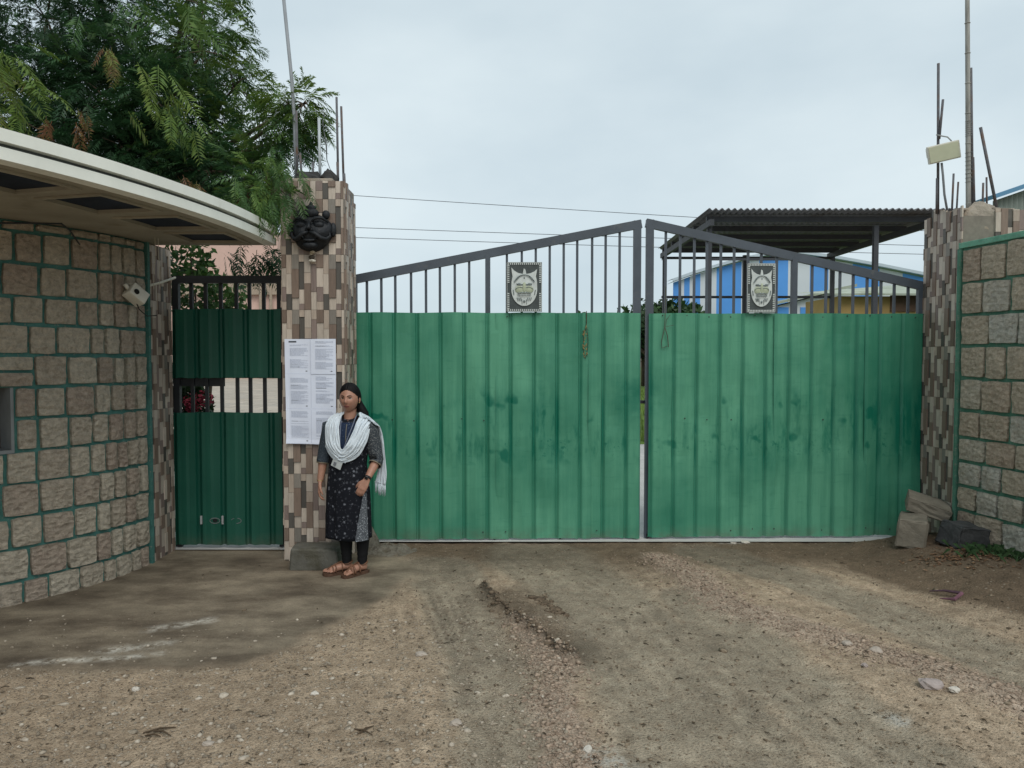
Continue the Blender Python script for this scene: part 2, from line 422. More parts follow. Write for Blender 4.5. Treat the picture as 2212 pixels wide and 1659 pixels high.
# ------------------------------------------------------------------ stone masonry
def stone_mesh(seed):
    rg = random.Random(seed); n = 5; vs = []; fs = []
    for j in range(n):
        for i in range(n):
            x = -0.5 + i / (n - 1); z = -0.5 + j / (n - 1)
            e = max(abs(x), abs(z)) * 2
            jx = rg.uniform(-0.022, 0.022); jz = rg.uniform(-0.022, 0.022)
            if abs(x) > 0.49 and abs(z) > 0.49: x *= 0.975; z *= 0.975
            y = -(0.50 + rg.uniform(-0.26, 0.28)) if e < 0.95 else -(0.40 + rg.uniform(-0.14, 0.10))
            vs.append((x + jx * (0.8 if e > 0.95 else 1), y, z + jz * (0.8 if e > 0.95 else 1)))
    for j in range(n - 1):
        for i in range(n - 1):
            a = j * n + i; fs.append((a, a + 1, a + n + 1, a + n))
    ring = [i for i in range(n)] + [j * n + n - 1 for j in range(1, n)] + [(n - 1) * n + i for i in range(n - 2, -1, -1)] + [j * n for j in range(n - 2, 0, -1)]
    b0 = len(vs); nr = len(ring)
    for i in ring: vs.append(vs[i])
    for i in ring: vs.append((vs[i][0] * 1.02, 0.6, vs[i][2] * 1.02))
    for k in range(nr):
        k2 = (k + 1) % nr; fs.append((b0 + k2, b0 + k, b0 + nr + k, b0 + nr + k2))
    me = bpy.data.meshes.new('stone'); me.from_pydata(vs, [], fs); me.update()
    me.polygons.foreach_set('use_smooth', [True] * len(me.polygons))
    me.materials.append(None)
    return me
STONES = [stone_mesh(100 + k) for k in range(14)]
def stone_material(name, c1, c2, c3):
    m, nt, b = nodes(name)
    t = nt.nodes.new('ShaderNodeTexCoord'); oi = nt.nodes.new('ShaderNodeObjectInfo')
    v = wcoords(nt)
    f1 = noise(nt, v, 26, 6, 0.72); f2 = noise(nt, v, 150, 3, 0.7); f3 = noise(nt, v, 7, 3, 0.5)
    rp = nt.nodes.new('ShaderNodeValToRGB'); rp.color_ramp.interpolation = 'LINEAR'
    e = rp.color_ramp.elements; e[0].position = 0.0; e[0].color = (*c1, 1); e[1].position = 1.0; e[1].color = (*c3, 1)
    k = e.new(0.5); k.color = (*c2, 1)
    L(nt, oi.outputs['Random'], rp.inputs['Fac'])
    c = mixc(nt, rng(nt, f3, 0.40, 0.8, 0, 0.6), rp.outputs['Color'], c2)
    c = mixc(nt, 1.0, c, rng(nt, f1, 0.25, 0.75, 0.60, 1.40), 'MULTIPLY')
    c = mixc(nt, rng(nt, f2, 0.61, 0.72, 0, 0.8), c, (0.09, 0.08, 0.07))
    c = mixc(nt, rng(nt, f2, 0.36, 0.28), c, (0.45, 0.43, 0.40))
    L(nt, c, b.inputs['Base Color']); b.inputs['Roughness'].default_value = 0.9; b.inputs['Specular IOR Level'].default_value = 0.2
    vc = N(nt, 'ShaderNodeTexVoronoi', Scale=17.0); vc.feature = 'F1'; L(nt, wcoords(nt, (1.0, 1.0, 1.7)), vc.inputs['Vector'])
    h = math_(nt, 'ADD', math_(nt, 'MULTIPLY_ADD', f1, 1.1, math_(nt, 'MULTIPLY', f2, 0.22)), math_(nt, 'MULTIPLY', vc.outputs['Distance'], 0.7)); bump(nt, b, h, 1.0, 0.040)
    return m
M_STONE_L = stone_material('granite_left', (0.43, 0.335, 0.268), (0.51, 0.44, 0.345), (0.60, 0.535, 0.425))
M_STONE_R = stone_material('granite_right', (0.44, 0.335, 0.255), (0.50, 0.42, 0.32), (0.51, 0.49, 0.43))
def mortar_material(name, c):
    m, nt, b = nodes(name); v = wcoords(nt)
    f = noise(nt, v, 9, 5, 0.65); g = noise(nt, v, 50, 4, 0.6)
    col = mixc(nt, rng(nt, f, 0.35, 0.7), c, tuple(x * 1.5 + 0.02 for x in c))
    col = mixc(nt, rng(nt, g, 0.58, 0.70), col, (0.20, 0.21, 0.18))
    L(nt, col, b.inputs['Base Color']); b.inputs['Roughness'].default_value = 0.8; bump(nt, b, g, 0.5, 0.01); return m
M_TEAL = mortar_material('teal_painted_mortar', (0.034, 0.125, 0.106))
M_GREENM = mortar_material('green_painted_mortar', (0.045, 0.135, 0.090))

def put_stone(parent, pos, rotz, w, h, d, m, rg):
    o = bpy.data.objects.new('stone', STONES[rg.randrange(len(STONES))]); link(o)
    o.location = pos; o.rotation_euler = (0, 0, rotz)
    fl = rg.choice((1, -1))
    o.scale = (w * 1.0, d, h)
    attach(o, parent)
    o.material_slots[0].link = 'OBJECT'; o.material_slots[0].material = m
    return o

# ------------------------------------------------------------------ tile-clad strips on pillars
STRIP = bpy.data.meshes.new('tile_strip')
_b = MB().box((0, 0, 0), (1, 1, 1)); STRIP.from_pydata(_b.v, [], _b.f); STRIP.update(); STRIP.materials.append(None)
def tile_mat(name, c, v_=0.14):
    m, nt, b = nodes(name); v = wcoords(nt, (40, 40, 5)); oi = nt.nodes.new('ShaderNodeObjectInfo')
    f = noise(nt, v, 1.6, 5, 0.6); f2 = noise(nt, wcoords(nt), 4, 4, 0.6)
    c2 = mixc(nt, 1.0, c, math_(nt, 'MULTIPLY', rng(nt, f, 0.3, 0.7, 1 - v_, 1 + v_), rng(nt, oi.outputs['Random'], 0, 1, 0.85, 1.15)), 'MULTIPLY')
    c2 = mixc(nt, rng(nt, f2, 0.55, 0.8, 0, 0.4), c2, (0.22, 0.19, 0.15))
    L(nt, c2, b.inputs['Base Color']); b.inputs['Roughness'].default_value = 0.5; b.inputs['Specular IOR Level'].default_value = 0.4
    bump(nt, b, f, 0.15, 0.004); return m
TILEM = [tile_mat('tile_cream', (0.47, 0.405, 0.34)), tile_mat('tile_beige', (0.39, 0.32, 0.26)), tile_mat('tile_brown', (0.185, 0.135, 0.105)),
         tile_mat('tile_mauve', (0.22, 0.168, 0.148)), tile_mat('tile_charcoal', (0.085, 0.078, 0.068)), tile_mat('tile_grey', (0.20, 0.18, 0.155))]
TW, TH = 0.31, 0.46
_rg = random.Random(12)
TILE_PATTERN = []
_w = [0.058, 0.046, 0.060, 0.044, 0.056, 0.046]
_cuts = [[0.07, 0.19, 0.35], [0.13, 0.30], [0.10, 0.34], [0.05, 0.17, 0.40], [0.22, 0.31], [0.15, 0.38]]
_cols = [[1, 3, 0, 2], [4, 0, 1], [0, 2, 5], [3, 0, 4, 1], [2, 1, 0], [0, 3, 1]]
_u = 0
for w_, cu, co in zip(_w, _cuts, _cols):
    zz = [0] + cu + [TH]
    for k in range(len(zz) - 1): TILE_PATTERN.append((_u, w_, zz[k], zz[k + 1], co[k]))
    _u += w_
def clad(parent, p0, phi, width, z0, z1, off=(0.0, 0.0), topfn=None, skip=None, merged=None):
    """strips on the vertical face that starts at p0 (x, y), faces direction phi and runs to its own right"""
    th = phi + math.pi / 2; ux, uy = math.cos(th), math.sin(th); nx_, ny_ = math.cos(phi), math.sin(phi)
    rg = random.Random(int(width * 1000) + 3)
    for r in range(int((z1 - z0) / TH) + 2):
        for c in range(-1, int(width / TW) + 2):
            for (u, w, a, b_, ci) in TILE_PATTERN:
                u0 = c * TW + u - off[0]; u1 = u0 + w; s0 = z0 + r * TH + a - off[1]; s1 = z0 + r * TH + b_ - off[1]
                u0, u1 = max(u0, 0), min(u1, width)
                zt = z1 if topfn is None else topfn((u0 + u1) / 2)
                s0, s1 = max(s0, z0), min(s1, zt)
                if u1 - u0 < 0.008 or s1 - s0 < 0.012: continue
                if skip and skip((u0 + u1) / 2, (s0 + s1) / 2): continue
                d = 0.006 + 0.011 * ((ci * 7 + int(u * 100) + int(a * 100) * 3) % 5) / 4
                um, sm = (u0 + u1) / 2, (s0 + s1) / 2
                x = p0[0] + ux * um + nx_ * d / 2; y = p0[1] + uy * um + ny_ * d / 2
                if merged is not None:
                    merged.box((x, y, sm), (u1 - u0 - 0.0015, d, s1 - s0 - 0.0015), Euler((0, 0, th))); continue
                o = bpy.data.objects.new('tile_strip', STRIP); link(o)
                o.location = (x, y, sm); o.rotation_euler = (0, 0, th); o.scale = (u1 - u0 - 0.0025, d, s1 - s0 - 0.0025)
                attach(o, parent); o.material_slots[0].link = 'OBJECT'; o.material_slots[0].material = TILEM[ci]

M_GROUT = mat('pillar_grout', (0.20, 0.18, 0.15), 0.9, nz=(20, 0.2))
M_CONC = mat('rough_concrete', (0.33, 0.29, 0.24), 0.95, 0.2, nz=(10, 0.3), bm=(30, 0.8, 0.02), dirt=((0.22, 0.15, 0.09), 5, 0.52), world=True)
M_RUST = mat('weathered_steel_bar', (0.105, 0.105, 0.115), 0.7, 0.4, nz=(30, 0.3), dirt=((0.12, 0.07, 0.045), 12, 0.5))

# ------------------------------------------------------------------ guard house at the left
WC, WR = Vector((-5.0, 6.5)), 1.98
def wpt(a, r=WR): return (WC.x + r * math.cos(a), WC.y + r * math.sin(a))
SOF = 2.67
gh = thing('guard_house', 'round stone guard house with teal pointing and curved cream canopy beside the small gate', 'guard house', (-4.2, 5.9, 0))
ROWS = [-0.04, 0.165, 0.388, 0.615, 0.845, 1.07, 1.295, 1.515, 1.737, 1.953, 2.15, 2.376, 2.60, SOF]
A_END, WIN = R(-6.4), (R(-56), R(-39.0), 1.07, 1.515)
# mortar core: curved shell with a window opening
def shell(mb, a0, a1, z0, z1, r0, r1, n):
    vs = []; fs = []
    for i in range(n + 1):
        a = a0 + (a1 - a0) * i / n
        for r, z in ((r1, z0), (r1, z1), (r0, z1), (r0, z0)): x, y = wpt(a, r); vs.append((x, y, z))
    for i in range(n):
        for k in range(4): a = i * 4 + k; b_ = i * 4 + (k + 1) % 4; fs.append((a, a + 4, b_ + 4, b_))
    fs.append((0, 1, 2, 3)); e = n * 4; fs.append((e + 3, e + 2, e + 1, e)); mb.add(vs, fs)
core = MB()
shell(core, R(-200), WIN[0], -0.1, SOF, WR - 0.25, WR, 48)
shell(core, WIN[0], WIN[1], -0.1, WIN[2], WR - 0.25, WR, 8)
shell(core, WIN[0], WIN[1], WIN[3], SOF, WR - 0.25, WR, 8)
shell(core, WIN[1], A_END, -0.1, SOF, WR - 0.25, WR, 20)
shell(core, A_END, R(100), -0.1, SOF, WR - 0.45, WR - 0.32, 30)
wall = core.build('wall', M_TEAL, gh)
strip = MB(); shell(strip, A_END, A_END + R(0.9), 0, SOF, WR - 0.02, WR + 0.035, 2)
strip.build('teal_edge_strip', M_TEAL, wall)
rg = random.Random(31)
for r in range(len(ROWS) - 1):
    z0, z1 = ROWS[r], ROWS[r + 1]
    a = A_END - R(0.35)
    while a > R(-75):
        wdt = rg.uniform(0.105, 0.155) if a > R(-20) else rg.uniform(0.16, 0.26)
        da = wdt / WR
        mid = a - da / 2
        zs = [(z0, z1)]
        skip_ = False
        if WIN[0] - 0.02 < mid - da / 2 < WIN[1] and z0 > WIN[2] - 0.05 and z1 < WIN[3] + 0.05:
            if mid > WIN[1]: da = a - WIN[1] - 0.004; mid = a - da / 2; wdt = da * WR
            else: skip_ = True
        if z0 > 1.51 and z1 < 1.74 and a < R(-35): zs = [(z0, (z0 + z1) / 2), ((z0 + z1) / 2, z1)]
        if not skip_ and wdt > 0.05:
            for (q0, q1) in zs:
                x, y = wpt(mid, WR + 0.008)
                jw = rg.uniform(0.019, 0.032)
                put_stone(wall, (x, y, (q0 + q1) / 2 + rg.uniform(-0.004, 0.004)), mid + math.pi / 2 + rg.uniform(-0.03, 0.03), wdt - jw, (q1 - q0) - rg.uniform(0.019, 0.034), rg.uniform(0.030, 0.052), M_STONE_L, rg)
        a -= da
# window: grey plaster reveal and brown shutter
M_PLASTER = mat('grey_plaster', (0.20, 0.21, 0.21), 0.85, nz=(6, 0.15), bm=(40, 0.2))
M_SHUT = mat('brown_shutter', (0.10, 0.055, 0.040), 0.6, nz=(3, 0.25), scale=(1, 1, 8))
rv = MB()
shell(rv, WIN[1] - R(0.5), WIN[1] + R(0.05), WIN[2], WIN[3], WR - 0.24, WR + 0.012, 2)
shell(rv, WIN[0], WIN[1], WIN[2] - 0.012, WIN[2] + 0.012, WR - 0.24, WR + 0.014, 6)
win = MB()
shell(win, WIN[0], WIN[1] - R(0.5), WIN[2], WIN[3], WR - 0.24, WR - 0.21, 6)
wo_ = win.build('window', M_SHUT, gh)
rv.build('reveal', M_PLASTER, wo_)
rl = MB()
for k in range(3):
    a = WIN[1] - R(2.5 + k * 4.0); x, y = wpt(a, WR - 0.19); rl.bar((x, y, WIN[2] + 0.012), (x, y, WIN[3]), 0.016)
rl.build('window_bars', M_RUST, wo_)
# corner post with tile cladding
post = MB().box((-3.19, 6.50, SOF / 2 - 0.05), (0.34, 0.44, SOF + 0.1)).build('corner_post', M_GROUT, gh)
clad(post, (-3.02, 6.28), 0.0, 0.44, 0, SOF, (0.12, 0.1))
# canopy
RC = Vector((-8.24, 6.0)); RO = 6.26; YC = 6.48
def rpt(a, r): return (RC.x + r * math.cos(a), min(RC.y + r * math.sin(a), YC))
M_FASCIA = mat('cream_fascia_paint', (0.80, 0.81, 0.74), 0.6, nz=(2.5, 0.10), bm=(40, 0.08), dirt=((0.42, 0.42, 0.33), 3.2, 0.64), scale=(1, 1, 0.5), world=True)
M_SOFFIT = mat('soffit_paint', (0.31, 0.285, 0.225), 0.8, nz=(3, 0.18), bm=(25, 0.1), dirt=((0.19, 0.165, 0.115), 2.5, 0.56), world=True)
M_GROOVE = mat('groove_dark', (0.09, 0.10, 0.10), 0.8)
M_COFFER = mat('coffer_panel', (0.020, 0.027, 0.042), 0.75, 0.15, nz=(3, 0.6))
A0, A1 = R(-42), math.asin((YC - RC.y) / RO)
def ring(mb, a0, a1, r0, r1, z0, z1, n):
    vs = []; fs = []
    for i in range(n + 1):
        a = a0 + (a1 - a0) * i / n
        for r, z in ((r1, z0), (r1, z1), (r0, z1), (r0, z0)): x, y = rpt(a, r); vs.append((x, y, z))
    for i in range(n):
        for k in range(4): a = i * 4 + k; b_ = i * 4 + (k + 1) % 4; fs.append((a, a + 4, b_ + 4, b_))
    fs.append((0, 1, 2, 3)); e = n * 4; fs.append((e + 3, e + 2, e + 1, e)); mb.add(vs, fs)
slab = MB()
n = 60; vs = []; top = []
for i in range(n + 1):
    a = A0 + (A1 - A0) * i / n; vs.append(rpt(a, RO - 0.03))
vs += [(-7.2, YC), (-7.2, rpt(A0, RO)[1])]
nv = len(vs)
slab.add([(x, y, 2.778) for x, y in vs] + [(x, y, 2.805) for x, y in vs], [tuple(range(nv))[::-1], tuple(range(nv, 2 * nv))] + [(i, (i + 1) % nv, nv + (i + 1) % nv, nv + i) for i in range(nv)])
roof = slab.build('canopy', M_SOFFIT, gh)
f1 = MB(); ring(f1, A0, A1, RO - 0.10, RO, SOF, SOF + 0.060, 72); f1.build('lower_fascia', M_FASCIA, roof)
f2 = MB(); ring(f2, A0, A1, RO - 0.10, RO + 0.012, SOF + 0.084, SOF + 0.146, 72); f2.build('upper_fascia', M_FASCIA, roof)
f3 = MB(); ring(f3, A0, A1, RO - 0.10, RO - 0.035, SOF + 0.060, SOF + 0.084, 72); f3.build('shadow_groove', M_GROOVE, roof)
MS = MB()
CELLS = [R(c) for c in (-38.3, -31.8, -25.3, -18.9, -12.6, -6.0, 0.5)]
HW = R(2.25)
R0, R1 = 5.63, 6.05
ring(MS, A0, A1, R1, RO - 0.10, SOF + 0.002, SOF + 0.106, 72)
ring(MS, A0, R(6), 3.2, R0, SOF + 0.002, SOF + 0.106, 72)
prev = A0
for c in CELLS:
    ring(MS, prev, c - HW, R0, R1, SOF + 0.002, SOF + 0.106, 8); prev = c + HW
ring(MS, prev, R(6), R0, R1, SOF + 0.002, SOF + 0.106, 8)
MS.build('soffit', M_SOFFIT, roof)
for c in CELLS:
    e_ = MB(); ring(e_, c - HW, c + HW, R0, R1, SOF + 0.014, SOF + 0.024, 4); e_.build('coffer_panel', M_COFFER, roof)
    e_ = MB()
    for (r0, r1) in ((R0 - 0.03, R0), (R1, R1 + 0.03)): ring(e_, c - HW - R(0.3), c + HW + R(0.3), r0, r1, SOF - 0.010, SOF + 0.001, 4)
    for s in (-1, 1): ring(e_, c + s * HW - (R(0.3) if s < 0 else 0), c + s * HW + (R(0.3) if s > 0 else 0), R0, R1, SOF - 0.010, SOF + 0.001, 2)
    e_.build('coffer_trim', M_SOFFIT, roof)
eb = MB().box((-2.62, YC - 0.05, SOF + 0.070), (1.2, 0.09, 0.135)); eb.build('end_beam', M_FASCIA, roof)
# cable stapled across the soffit and strings hanging from it
cb = MB(); cb.tube([unp(-20, 482, 4.55), unp(60, 482, 4.75), unp(133, 483, 5.0), unp(150, 497, 5.12), unp(172, 528, 5.35)], 0.006, 6)
tag(cb.build('soffit_cable', mat('dark_cable', (0.03, 0.03, 0.03), 0.6)), 'thin dark cable stapled under the curved canopy', 'cable')
st = MB()
for x, Y in ((335, 6.05), (342, 6.08)):
    p0 = unp(x - 1, 478, Y); p1 = unp(x + 1, 556, Y); p2 = unp(x + 3 * (1 if x > 338 else -1), 598, Y)
    st.tube([(p0.x, p0.y, SOF + 0.02), p1, p2, p2 - Vector((0, 0, 0.10))], 0.0022, 5)
st.build('hanging_string', mat('pale_string', (0.5, 0.47, 0.38), 0.8))
tag(bpy.data.objects['hanging_string'], 'two pale strings hanging from the canopy before the tiled corner post', 'string')
# white box light on the wall
jb = thing('wall_light', 'white box light tilted on the stone wall near the corner post', 'wall light', (-3.0, 6.0, 2.22))
M_WHITEP = mat('aged_white_plastic', (0.62, 0.60, 0.52), 0.5, 0.5, nz=(9, 0.12), dirt=((0.33, 0.29, 0.20), 8, 0.60))
am = R(-13.5); wx, wy = wpt(am, WR + 0.11)
rotb = (Matrix.Rotation(am + math.pi / 2, 3, 'Z') @ Matrix.Rotation(R(-25), 3, 'Z') @ Matrix.Rotation(R(38), 3, 'Y') @ Matrix.Rotation(R(-20), 3, 'X'))
MB().box((wx, wy, 2.215), (0.15, 0.10, 0.11), rotb, 0.008).build('housing', M_WHITEP, jb, True)
MB().tube([Vector((wx, wy, 2.215)) + rotb @ Vector((-0.028, -0.051, -0.012)), Vector((wx, wy, 2.215)) + rotb @ Vector((-0.028, -0.056, -0.012))], 0.022, 14).build('lens', mat('dark_lens', (0.02, 0.02, 0.02), 0.2), jb)
MB().tube([Vector((wx, wy, 2.215)) + rotb @ Vector((-0.07, 0, 0.0)), Vector((wx, wy, 2.215)) + rotb @ Vector((-0.115, 0.0, 0.012))], 0.016, 10).build('knuckle', M_WHITEP, jb, True)
x2, y2 = wpt(am, WR + 0.0)
MB().tube([(x2, y2, 2.26), (wx, wy, 2.225)], 0.012, 8).build('bracket', M_WHITEP, jb)
c0 = Vector((wx, wy, 2.16)); MB().tube([c0, c0 + Vector((0.03, -0.01, -0.06)), c0 + Vector((0.07, 0.03, -0.11)), c0 + Vector((0.11, 0.11, -0.10))], 0.004, 6).build('wire', mat('black_wire', (0.02, 0.02, 0.02), 0.5), jb)
cd = MB(); cd.tube([unp(318, 618, 6.3) , unp(345, 611, 6.45), unp(378, 600, 6.72)], 0.011, 8)
tag(cd.build('conduit_pipe', M_WHITEP), 'short white conduit running from tiled corner post to the small gate', 'pipe')

# ------------------------------------------------------------------ main pillar beside the woman
PX0, PX1, PY0, PY1, PZ = -1.925, -1.405, 6.385, 6.80, 3.19
pl = thing('gate_pillar', 'tall pillar clad in brown and cream tiles between the small and large gates', 'pillar', (-1.665, 6.6, 0))
MB().box(((PX0 + PX1) / 2, (PY0 + PY1) / 2, PZ / 2 - 0.03), (PX1 - PX0, PY1 - PY0, PZ + 0.02)).build('core', M_GROUT, pl)
clad(pl, (PX0, PY0), -math.pi / 2, PX1 - PX0, 0, PZ, (0.02, 0.18))
def rtop(u): return PZ - 0.28 * max(0, (u - 0.10) / 0.4) ** 0.8 * 0.5
clad(pl, (PX1, PY0), 0.0, PY1 - PY0, 0, PZ, (0.15, 0.18), topfn=rtop)
mg = MB(); clad(None, (PX0, PY1), math.pi, PY1 - PY0, 0, PZ, (0.1, 0.1), merged=mg)
tag(mg.build('side_tiles', TILEM[1], pl), kind='stuff')
# broken concrete on the top and starter bars
def lump(name, c, r, seed, m, parent=None, flat=0.0, n=(14, 9), jit=0.18):
    rg_ = random.Random(seed); bm_ = MB().ball((0, 0, 0), 1.0, *n); vs = []
    ph = [rg_.uniform(0, 6.28) for _ in range(6)]
    for v in bm_.v:
        v = Vector(v)
        k = 1 + jit * (math.sin(v.x * 3.1 + ph[0]) * math.sin(v.y * 2.7 + ph[1]) + 0.5 * math.sin(v.z * 5.3 + ph[2]) * math.sin(v.x * 6 + ph[3])) + rg_.uniform(-jit, jit) * 0.25
        e = 0.45
        sq = Vector([math.copysign(abs(t) ** (1 - flat), t) for t in v])
        vs.append(Vector((sq.x * r[0] * k, sq.y * r[1] * k, sq.z * r[2] * k)) + Vector(c))
    return mk(name, vs, bm_.f, m, parent, False)
def block(name, c, d, rot, seed, m, parent=None, jit=0.012, cuts=3):
    """a quarried block: subdivided, bevelled and chipped"""
    bm_ = bmesh.new(); bmesh.ops.create_cube(bm_, size=1.0)
    for v in bm_.verts: v.co = Vector((v.co.x * d[0], v.co.y * d[1], v.co.z * d[2]))
    rg_ = random.Random(seed)
    for v in bm_.verts: v.co += Vector([rg_.uniform(-1, 1) * 0.07 * t for t in d])
    bmesh.ops.bevel(bm_, geom=list(bm_.edges), offset=min(d) * 0.07, segments=1, affect='EDGES')
    bmesh.ops.subdivide_edges(bm_, edges=list(bm_.edges), cuts=cuts, use_grid_fill=True)
    for v in bm_.verts: v.co += Vector([rg_.uniform(-1, 1) * jit for _ in range(3)])
    M_ = Euler(rot).to_matrix()
    bm_.verts.index_update()
    vs = [M_ @ v.co + Vector(c) for v in bm_.verts]; fs = [[v.index for v in f.verts] for f in bm_.faces]; bm_.free()
    return mk(name, vs, fs, m, parent, False)
MB().box((-1.70, 6.58, PZ + 0.005), (0.40, 0.36, 0.05), None, 0.012).build('concrete_cap', M_CONC, pl)
def rod(pts, r, name, parent, m=M_RUST, seg=8): return MB().tube(pts, r, seg).build(name, m, parent, True)
for (x0, y0, x1, y1, Y, r) in ((727, 210, 731, 410, 6.62, 0.010), (737, 230, 743, 412, 6.60, 0.010), (729, 350, 731, 410, 6.57, 0.011), (743, 375, 745, 412, 6.52, 0.012), (676, 350, 677, 395, 6.6, 0.008), (648, 330, 653, 400, 6.56, 0.010), (640, 240, 643, 405, 6.62, 0.011)):
    rod([unp(x0, y0, Y), unp(x1, y1, Y)], r, 'rebar', pl)
M_PIPE = mat('pale_galvanised_pipe', (0.42, 0.46, 0.48), 0.45, 0.5, nz=(6, 0.15))
o = rod([unp(689, 255, 6.70), unp(692, 408, 6.70)], 0.013, 'steel_pipe', None, M_PIPE); tag(o, 'short pale pipe standing among the rods on the tiled pillar', 'pipe')
o = rod([unp(610, -30, 6.74), unp(630, 170, 6.72), unp(636, 260, 6.72), unp(641, 405, 6.68)], 0.015, 'long_pipe', None, mat('grey_pipe', (0.26, 0.28, 0.30), 0.5, nz=(6, 0.2)), 10); tag(o, 'long thin grey pole rising out of frame from the tiled pillar by the tree', 'pole')
cw = MB(); cw.tube([unp(697, 238, 6.66), unp(701, 250, 6.66), unp(697, 262, 6.66), unp(700, 285, 6.66), unp(705, 315, 6.66), unp(706, 345, 6.66), unp(713, 365, 6.66), unp(721, 376, 6.66)], [0.003, 0.003, 0.003, 0.003, 0.007, 0.004, 0.003, 0.004], 6)
tag(cw.build('loose_wire', mat('grey_wire', (0.12, 0.13, 0.14), 0.6)), 'curly loose wire dangling above the tiled pillar', 'wire')
M_DARKST = mat('dark_basalt', (0.055, 0.056, 0.056), 0.9, 0.25, nz=(14, 0.35), bm=(60, 0.8, 0.008), world=True)
tag(block('loose_stone', unp(668, 387, 6.58) + Vector((0, 0, 0.01)), (0.19, 0.16, 0.075), (0, 0.03, 0.1), 3, M_DARKST, jit=0.004), 'flat dark stone lying on the left of the tiled pillar top', 'stone')
tag(block('loose_stone', unp(713, 388, 6.58) + Vector((0, 0, 0.015)), (0.13, 0.12, 0.09), (0.1, 0.6, 0.3), 5, M_DARKST, jit=0.006), 'jagged dark stone tilted on the tiled pillar top near the rods', 'stone')

# ------------------------------------------------------------------ right-hand pillar and stone wall
RX0, RX1, RY0, RY1, RZ = 3.885, 4.42, 6.58, 7.18, 3.07
pr = thing('gate_pillar', 'broken-topped tiled pillar at the far right end of the large gate', 'pillar', (4.15, 6.9, 0))
MB().box(((RX0 + RX1) / 2, (RY0 + RY1) / 2, RZ / 2 - 0.08), (RX1 - RX0, RY1 - RY0, RZ - 0.10)).build('core', M_GROUT, pr)
def ltop(u): return RZ - 0.02 + 0.05 * math.sin(u * 9 + 0.6) * (0.4 + u) - (0.06 if u < 0.1 else 0)
clad(pr, (RX0, RY1), math.pi, RY1 - RY0, 0, RZ, (0.05, 0.02), topfn=ltop)
clad(pr, (RX0, RY0), -math.pi / 2, RX1 - RX0, 2.72, RZ, (0.1, 0.05), topfn=lambda u: RZ - 0.05 - 0.06 * u, skip=lambda u, z: u < 0.27)
lump('broken_concrete', (RX0 + 0.16, RY0 + 0.045, RZ - 0.20), (0.17, 0.05, 0.17), 4, M_CONC, pr, 0.2)
lump('broken_concrete', ((RX0 + RX1) / 2, (RY0 + RY1) / 2, RZ - 0.10), (0.25, 0.27, 0.075), 8, M_CONC, pr, 0.45)
lump('broken_concrete', (RX0 + 0.26, RY0 + 0.12, RZ - 0.05), (0.08, 0.07, 0.04), 11, M_CONC, pr, 0.1)
for (x0, y0, x1, y1, Y, r) in ((2027, 137, 2026, 462, 6.95, 0.012), (2037, 215, 2029, 300, 6.93, 0.011), (2024, 385, 2023, 462, 6.93, 0.010), (2060, 375, 2056, 462, 6.8, 0.009), (2070, 393, 2066, 462, 6.8, 0.008),
        (2097, 147, 2101, 462, 6.78, 0.013), (2102, 340, 2105, 462, 6.78, 0.011), (2124, 395, 2122, 462, 6.72, 0.009), (2131, 383, 2132, 462, 6.72, 0.008), (2118, 275, 2154, 455, 6.70, 0.013)):
    rod([unp(x0, y0, Y), unp(x1, y1, Y)], r, 'rebar', pr)
rod([unp(2112, 461, 6.66), unp(2166, 461, 6.66)], 0.006, 'rebar', pr)
M_BAMB = mat('weathered_bamboo', (0.30, 0.30, 0.28), 0.7, nz=(5, 0.25), scale=(6, 6, 1), dirt=((0.16, 0.15, 0.13), 3, 0.5))
bp = thing('bamboo_pole', 'tall bamboo pole tied upright on the broken-topped pillar', 'pole', unp(2092, 462, 6.74))
pts = [unp(2092 - k * 0.25, 470 - k * 50, 6.74) for k in range(11)]
MB().tube(pts, [0.021 - 0.0003 * k for k in range(11)], 12).build('cane', M_BAMB, bp, True)
for k in range(8):
    p = unp(2092 - k * 0.35, 440 - k * 65, 6.74); MB().tube([p - Vector((0, 0, 0.006)), p, p + Vector((0, 0, 0.006))], [0.020, 0.0245, 0.020], 12).build('node_ring', M_BAMB, bp, True)
tw = MB()
for k in range(16):
    p = unp(2092, 262 + k * 4.5 if k < 8 else 330 + (k - 8) * 9, 6.74)
    tw.tube([p + Vector((0.026 * math.cos(t * 0.7), 0.026 * math.sin(t * 0.7), 0.004 * math.sin(t))) for t in range(10)], 0.0018, 5)
tw.build('binding_wire', mat('binding_wire', (0.2, 0.2, 0.2), 0.5), bp)
fl = thing('floodlight', 'pale rectangular floodlight tied to rods above the right pillar', 'floodlight', unp(2037, 330, 6.85))
fc = unp(2038, 329, 6.85); fr = Matrix.Rotation(R(-20), 3, 'Z') @ Matrix.Rotation(R(-10), 3, 'Y') @ Matrix.Rotation(R(14), 3, 'X')
MB().box(fc, (0.255, 0.06, 0.155), fr, 0.006).build('housing', M_WHITEP, fl)
MB().box(fc + fr @ Vector((0, -0.032, 0)), (0.232, 0.006, 0.133), fr).build('glass', mat('floodlight_glass', (0.55, 0.57, 0.42), 0.25, 0.5, nz=(6, 0.08)), fl)
MB().box(fc + fr @ Vector((-0.10, 0.045, 0.02)), (0.05, 0.04, 0.08), fr).build('back_box', M_WHITEP, fl)
MB().tube([unp(2022, 291, 6.92), unp(2036, 294, 6.90), unp(2047, 296, 6.88), unp(2055, 304, 6.86), unp(2060, 316, 6.86)], 0.006, 7).build('cable', mat('grey_cable', (0.33, 0.34, 0.33), 0.6), fl, True)
